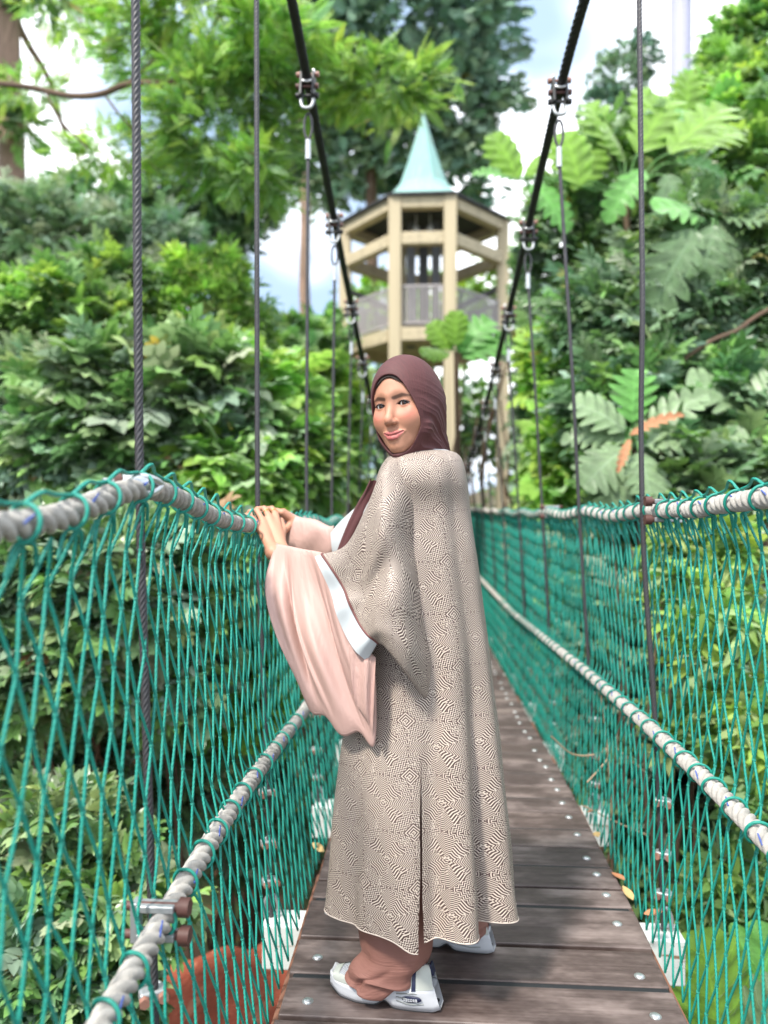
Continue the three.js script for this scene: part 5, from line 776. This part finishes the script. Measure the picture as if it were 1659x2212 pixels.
// --- below the ropes, seen through the nets
plant('yellow_green_shrub', 'yellow-green large-leaved shrub just outside the right net below the rope', 'shrub', 'shrubs outside the nets', [lobe(1370, 1190, 3.9, 130, 90, 105), lobe(1540, 1190, 3.7, 110, 90, 95), lobe(1480, 1340, 3.6, 150, 90, 100), lobe(1330, 1390, 4.0, 80, 90, 60), lobe(1620, 1560, 3.5, 90, 110, 60), lobe(1480, 1560, 3.8, 80, 60, 34)], G.drip, LM.soft, C.lime, [0.55, 0.85], { r: 0.025, up: -0.1 });
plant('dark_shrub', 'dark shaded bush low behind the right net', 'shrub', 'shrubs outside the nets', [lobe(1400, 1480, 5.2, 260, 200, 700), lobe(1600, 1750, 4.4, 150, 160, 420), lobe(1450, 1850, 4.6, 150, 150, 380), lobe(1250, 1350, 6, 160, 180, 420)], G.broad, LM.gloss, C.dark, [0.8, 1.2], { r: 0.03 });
plant('leafy_shrub', 'leafy green bush low behind the far part of the right net', 'shrub', 'shrubs outside the nets', [lobe(1130, 1250, 8, 120, 140, 420), lobe(1180, 1450, 6, 90, 120, 320)], G.broad, LM.soft, C.mid, [0.8, 1.2], { r: 0.03 });
plant('palmate_shrub', 'shrub with hand-shaped leaves low in the right corner behind the net', 'shrub', 'shrubs outside the nets', [lobe(1560, 1930, 3.3, 110, 90, 60), lobe(1630, 1740, 3.4, 70, 70, 34), lobe(1480, 2020, 3.5, 80, 70, 40)], G.whorl, LM.soft, C.mid, [0.5, 0.8], { r: 0.02 });
plant('leafy_shrub', 'glossy green bush directly below the left hand rope, behind the net', 'shrub', 'shrubs outside the nets', [lobe(160, 1260, 4.0, 190, 120, 420), lobe(400, 1220, 4.6, 170, 90, 380), lobe(60, 1430, 3.8, 120, 120, 260), lobe(330, 1420, 4.4, 150, 110, 320)], G.broad, LM.gloss, [...C.dark, ...C.mid, ...C.grey], [0.6, 0.95], { r: 0.03 });
plant('leafy_shrub', 'bright bush behind the left net beside the pink sleeve', 'shrub', 'shrubs outside the nets', [lobe(540, 1290, 5.6, 110, 130, 360), lobe(520, 1480, 5.2, 120, 120, 280), lobe(650, 1330, 6.5, 90, 150, 260)], G.round, LM.soft, C.bright, [0.6, 0.9], { r: 0.03 });
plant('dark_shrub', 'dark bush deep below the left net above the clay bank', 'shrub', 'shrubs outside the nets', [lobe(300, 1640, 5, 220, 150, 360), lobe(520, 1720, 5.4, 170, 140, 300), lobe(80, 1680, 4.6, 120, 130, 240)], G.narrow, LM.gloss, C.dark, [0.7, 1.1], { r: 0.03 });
plant('leafy_shrub', 'small-leaved sprawling bush in the bottom left corner behind the net', 'shrub', 'shrubs outside the nets', [lobe(110, 1830, 2.9, 130, 100, 150), lobe(220, 1960, 2.8, 120, 110, 140), lobe(60, 2080, 2.6, 110, 120, 130), lobe(190, 2170, 2.6, 90, 80, 80)], G.broad, LM.gloss, [...C.dark, ...C.mid], [0.42, 0.65], { r: 0.014 });
{ // undergrowth that covers the slopes
  const g = new THREE.Group(); g.name = 'undergrowth'; g.userData.kind = 'stuff'; scene.add(g);
  const l = []; for (let k = 0; k < 74; k++) { const s = k % 2 ? 1 : -1, x = s * rr(2.4, 15), z = -rr(2.5, 26); if (Math.abs(x) < 3.4 && -z > 17) continue; l.push([V(x, groundY(x, z) + 0.35, z), rr(0.7, 1.5), rr(0.5, 1.1), rr(0.7, 1.4), 95]); }
  for (let k = 0; k < 40; k++) { const a = rr(-1, 1), z = -rr(26, 44), x = a * 26; l.push([V(x, groundY(x, z) + rr(0.3, 2.4), z), rr(2, 4), rr(1.2, 2.2), rr(2, 3), 150]); }
  crown('leaves', g, l.slice(0, 60), G.broad, LM.gloss, [...C.dark, ...C.mid], [0.9, 1.5]); crown('leaves', g, l.slice(60), G.far, LM.dull, C.mid, [0.7, 1.2]);
}
// --- breadfruit trees with large lobed leaves, each leaf built
function lobedLeaf(len, wid, lobes, depth, droop, fold, curl) {
  const n = lobes * 8, P = [], U = [], I = [], cols = 4;
  for (let k = 0; k <= n; k++) {
    const t = k / n, env = Math.pow(Math.sin(Math.PI * Math.pow(t * 0.96 + 0.02, 0.9)), 0.62), ph = (t * lobes) % 1, saw = 1 - depth * Math.pow(Math.abs(ph - 0.5) * 2, 1.8), w = wid * 0.5 * env * saw;
    for (let j = -2; j <= 2; j++) { const s = j / 2, x = s * w, z = t * len + Math.abs(s) * w * 0.45 - 0.02, y = -droop * len * t * t + fold * Math.abs(x) - curl * x * x / wid * 2 + 0.012 * Math.sin(t * lobes * Math.PI * 2) * Math.abs(s); P.push(x, y, z); U.push(s * 0.5 + 0.5, t); }
  }
  for (let k = 0; k < n; k++) for (let j = 0; j < cols; j++) { const a = k * 5 + j; I.push(a, a + 5, a + 6, a, a + 6, a + 1); }
  const g = new THREE.BufferGeometry(); g.setAttribute('position', new THREE.Float32BufferAttribute(P, 3)); g.setAttribute('uv', new THREE.Float32BufferAttribute(U, 2)); g.setIndex(I); g.computeVertexNormals(); return g;
}
const LOBED = [lobedLeaf(0.62, 0.60, 5, 0.55, 0.3, 0.18, 0.4), lobedLeaf(0.7, 0.46, 6, 0.66, 0.5, 0.25, 0.4), lobedLeaf(0.6, 0.50, 5, 0.22, 0.25, 0.15, 0.5)];
const vein = texture(256, (u, v) => { const s = Math.abs(u - 0.5) * 2, rib = sstep(0.05, 0.01, s), side = Math.abs((((v * 5 - s * 0.55) % 1) + 1) % 1 - 0.5) * 2, r2 = sstep(0.90, 0.985, side) * 0.7, n = fbm(u * 9, v * 12, 0.5, 4), k = 0.66 + 0.5 * n; return [clamp(230 * k + 55 * Math.max(rib, r2), 0, 255), clamp(238 * k + 45 * Math.max(rib, r2), 0, 255), clamp(205 * k + 60 * Math.max(rib, r2), 0, 255)]; });
const bigLeaf = (c, through, coat) => phys(lin(...c), 0.9, { map: vein, bumpMap: vein, bumpScale: 0.006, transmission: through, thickness: 0, clearcoat: coat, clearcoatRoughness: 0.38 });
const LMat = { bright: bigLeaf([0.25, 0.48, 0.035], 0.45, 0.3), grey: bigLeaf([0.25, 0.36, 0.23], 0.2, 0.6), dark: bigLeaf([0.14, 0.24, 0.13], 0.15, 0.6), green: bigLeaf([0.16, 0.46, 0.10], 0.35, 0.4), dead: std(lin(0.34, 0.16, 0.08), 0.85) };
function bigLeaves(label, group, D, crownPt, list) {
  const t = thing('breadfruit_tree', label, 'tree', group), top = pt(...crownPt, D), base = V(top.x + 0.3, groundY(top.x, top.z) - 0.2, top.z - 0.4);
  part('trunk', limb(base, top, 0.055, 0.03, 0.03, 10), BM.brown, t);
  for (const [x0, y0, x1, y1, m, dz = 0, v = 0] of list) { // leaf from its stalk end to its tip
    const a = pt(x0, y0, D + dz), b = pt(x1, y1, D + dz - 0.15 + rr(-0.12, 0.12)), d = b.clone().sub(a), L = d.length(), o = part('leaf', LOBED[v], LMat[m], t);
    if (m === 'dead') o.userData.label = 'curled brown dead leaf';
    o.position.copy(a); o.up.set(rr(-0.3, 0.3), 0.8, 1); o.lookAt(b); o.scale.setScalar(L / 0.6); if (m === 'dead') o.scale.x *= 0.45;
    part('leaf_stalk', tube([top.clone().lerp(a, 0.3), top.clone().lerp(a, 0.7).add(V(0, 0.06, 0)), a], 0.008, 5, 10), LMat.green, t);
  }
}
seed(31);
bigLeaves('breadfruit tree with huge bright lobed leaves against the sky at upper right', 'breadfruit trees', 7.6, [1350, 420], [[1120, 385, 1075, 275, 'bright', 0, 2], [1135, 390, 1165, 330, 'bright', 0.2, 2], [1110, 390, 1050, 350, 'green', 0.2, 1], [1255, 400, 1225, 270, 'bright', -0.2, 2], [1240, 410, 1290, 300, 'bright', 0.2, 2], [1330, 330, 1290, 205, 'bright', 0.3, 0], [1380, 330, 1450, 190, 'bright', 0, 0], [1450, 330, 1560, 200, 'bright', -0.2, 0], [1420, 350, 1380, 230, 'bright', 0.4, 0], [1460, 350, 1560, 340, 'green', 0, 1], [1390, 370, 1330, 420, 'green', -0.2, 1], [1480, 260, 1500, 150, 'bright', 0.4, 0], [1440, 300, 1400, 170, 'bright', 0.5, 2], [1500, 320, 1600, 260, 'bright', 0.3, 0], [1420, 320, 1470, 230, 'green', 0.1, 2], [1350, 350, 1320, 260, 'bright', 0.2, 2], [1150, 400, 1220, 440, 'green', 0, 1], [1440, 380, 1480, 470, 'dark', -0.2, 1]]);
bigLeaves('breadfruit tree with grey-green leaves and a dead brown leaf above the right rope', 'breadfruit trees', 5.6, [1370, 960], [[1365, 910, 1375, 800, 'green', -0.2, 0], [1350, 930, 1260, 850, 'grey', 0, 0], [1350, 950, 1250, 920, 'grey', 0, 1], [1345, 970, 1270, 1030, 'grey', -0.2, 0], [1390, 940, 1480, 850, 'grey', 0.1, 1], [1395, 960, 1500, 930, 'grey', -0.1, 0], [1380, 980, 1420, 1060, 'grey', -0.3, 0], [1360, 985, 1330, 1075, 'grey', -0.2, 1], [1362, 940, 1440, 885, 'dead', -0.35, 1], [1360, 950, 1345, 985, 'dead', -0.35, 1]]);
bigLeaves('breadfruit tree with drooping grey leaves at the right edge', 'breadfruit trees', 5.9, [1600, 900], [[1600, 890, 1520, 800, 'grey', 0, 0], [1610, 890, 1680, 800, 'grey', 0, 0], [1590, 910, 1500, 960, 'grey', 0, 1], [1610, 920, 1660, 1010, 'grey', -0.1, 0], [1590, 920, 1560, 1030, 'grey', -0.2, 1], [1600, 880, 1590, 780, 'green', 0.1, 0], [1580, 900, 1500, 880, 'dark', 0.2, 1], [1620, 900, 1700, 900, 'dark', 0.1, 1]]);
bigLeaves('breadfruit tree with dark hanging leaves in the right-hand thicket', 'breadfruit trees', 6.6, [1540, 480], [[1530, 480, 1440, 540, 'dark', 0, 1], [1550, 480, 1640, 560, 'grey', 0, 1], [1540, 490, 1520, 600, 'dark', -0.2, 1], [1560, 470, 1660, 450, 'dark', 0, 0], [1520, 470, 1440, 420, 'green', 0, 0], [1550, 500, 1580, 640, 'grey', -0.1, 1], [1500, 500, 1430, 620, 'dark', -0.2, 1]]);
bigLeaves('young breadfruit with a pale hanging leaf right of the far bridge', 'breadfruit trees', 7.8, [1230, 700], [[1225, 700, 1190, 790, 'grey', 0, 1], [1235, 700, 1290, 780, 'grey', 0, 1], [1220, 690, 1160, 720, 'green', 0, 0], [1240, 690, 1300, 670, 'dark', 0, 0], [1230, 700, 1240, 800, 'dark', -0.1, 1]]);
bigLeaves('bright lobed leaves in front of the tower railing', 'breadfruit trees', 9, [985, 760], [[975, 755, 935, 690, 'bright', 0, 2], [985, 745, 985, 670, 'bright', -0.1, 2], [990, 760, 1050, 680, 'green', 0, 0], [1000, 770, 1090, 720, 'green', 0, 0], [970, 765, 915, 750, 'bright', 0, 2]]);
bigLeaves('large glossy pale green leaves in the bottom right corner below the net', 'breadfruit trees', 2.75, [1640, 2260], [[1560, 2240, 1530, 2050, 'bright', 0, 2], [1600, 2230, 1680, 2040, 'green', 0.1, 2], [1520, 2230, 1440, 2130, 'bright', 0.2, 2], [1620, 2240, 1720, 2170, 'grey', 0, 2]]);
// a thin bare branch crossing the right thicket
solo('bare_branch', tube([pt(1470, 780, 6), pt(1540, 735, 6), pt(1590, 715, 6), pt(1640, 680, 6), pt(1720, 640, 6)], 0.018, 7, 24), BM.brown, 'thin bare branch leaning across the thicket at the right edge', 'branch');

{ // dry twigs caught outside the right net, and fallen leaves on the deck edge
  const D = 3.1, tw = thing('dry_twig', 'pale forked dry twig hanging outside the right net above the walkway', 'twig'), m = std(lin(0.36, 0.25, 0.16), 0.9);
  for (const l of [[[1298, 1500], [1310, 1600], [1318, 1700], [1325, 1790]], [[1190, 1590], [1240, 1630], [1300, 1625], [1318, 1605]], [[1318, 1605], [1360, 1640], [1390, 1665]], [[1268, 1690], [1300, 1655], [1316, 1635]], [[1260, 1740], [1330, 1775], [1400, 1805]]]) part('stem', tube(l.map(([x, y], k) => pt(x, y, D + 0.05 * k)), 0.0035, 5, 16), m, tw);
  const lf = blade(0.055, 0.03, 0.5, -0.3, 5), dm = [std(lin(0.34, 0.15, 0.07), 0.85, { side: THREE.DoubleSide }), std(lin(0.40, 0.28, 0.12), 0.85, { side: THREE.DoubleSide })];
  seed(8); [[0.655, 2.55], [0.648, 2.42], [0.66, 2.34], [0.645, 2.9], [0.65, 3.15], [-0.398, 2.7]].forEach(([x, d], k) => { const o = solo('fallen_leaf', lf, dm[k % 2], x > 0 ? `dry leaf caught at the right deck edge, ${['third', 'second', 'nearest', 'fourth', 'farthest'][k]} of five from the lens` : 'dry brown leaf caught at the left deck edge', 'leaf', x > 0 ? 'dry leaves at the deck edge' : undefined); o.position.set(x, 0.004 + sag(d), -d); o.rotation.set(rr(-0.4, 0.3), rr(0, 6), rr(-0.3, 0.3)); });
}
// ---------------------------------------------------------------- groups stand at the base of their things
scene.updateMatrixWorld(true);
for (const g of scene.children) if (g.isGroup && g.position.lengthSq() === 0) {
  const b = new THREE.Box3(); g.traverse((o) => { if (o.isMesh && !o.isInstancedMesh) b.expandByObject(o); }); if (b.isEmpty()) continue;
  const c = V((b.min.x + b.max.x) / 2, b.min.y, (b.min.z + b.max.z) / 2); g.position.copy(c); for (const o of g.children) o.position.sub(c);
}
shadows(scene);
renderer.render(scene, camera);
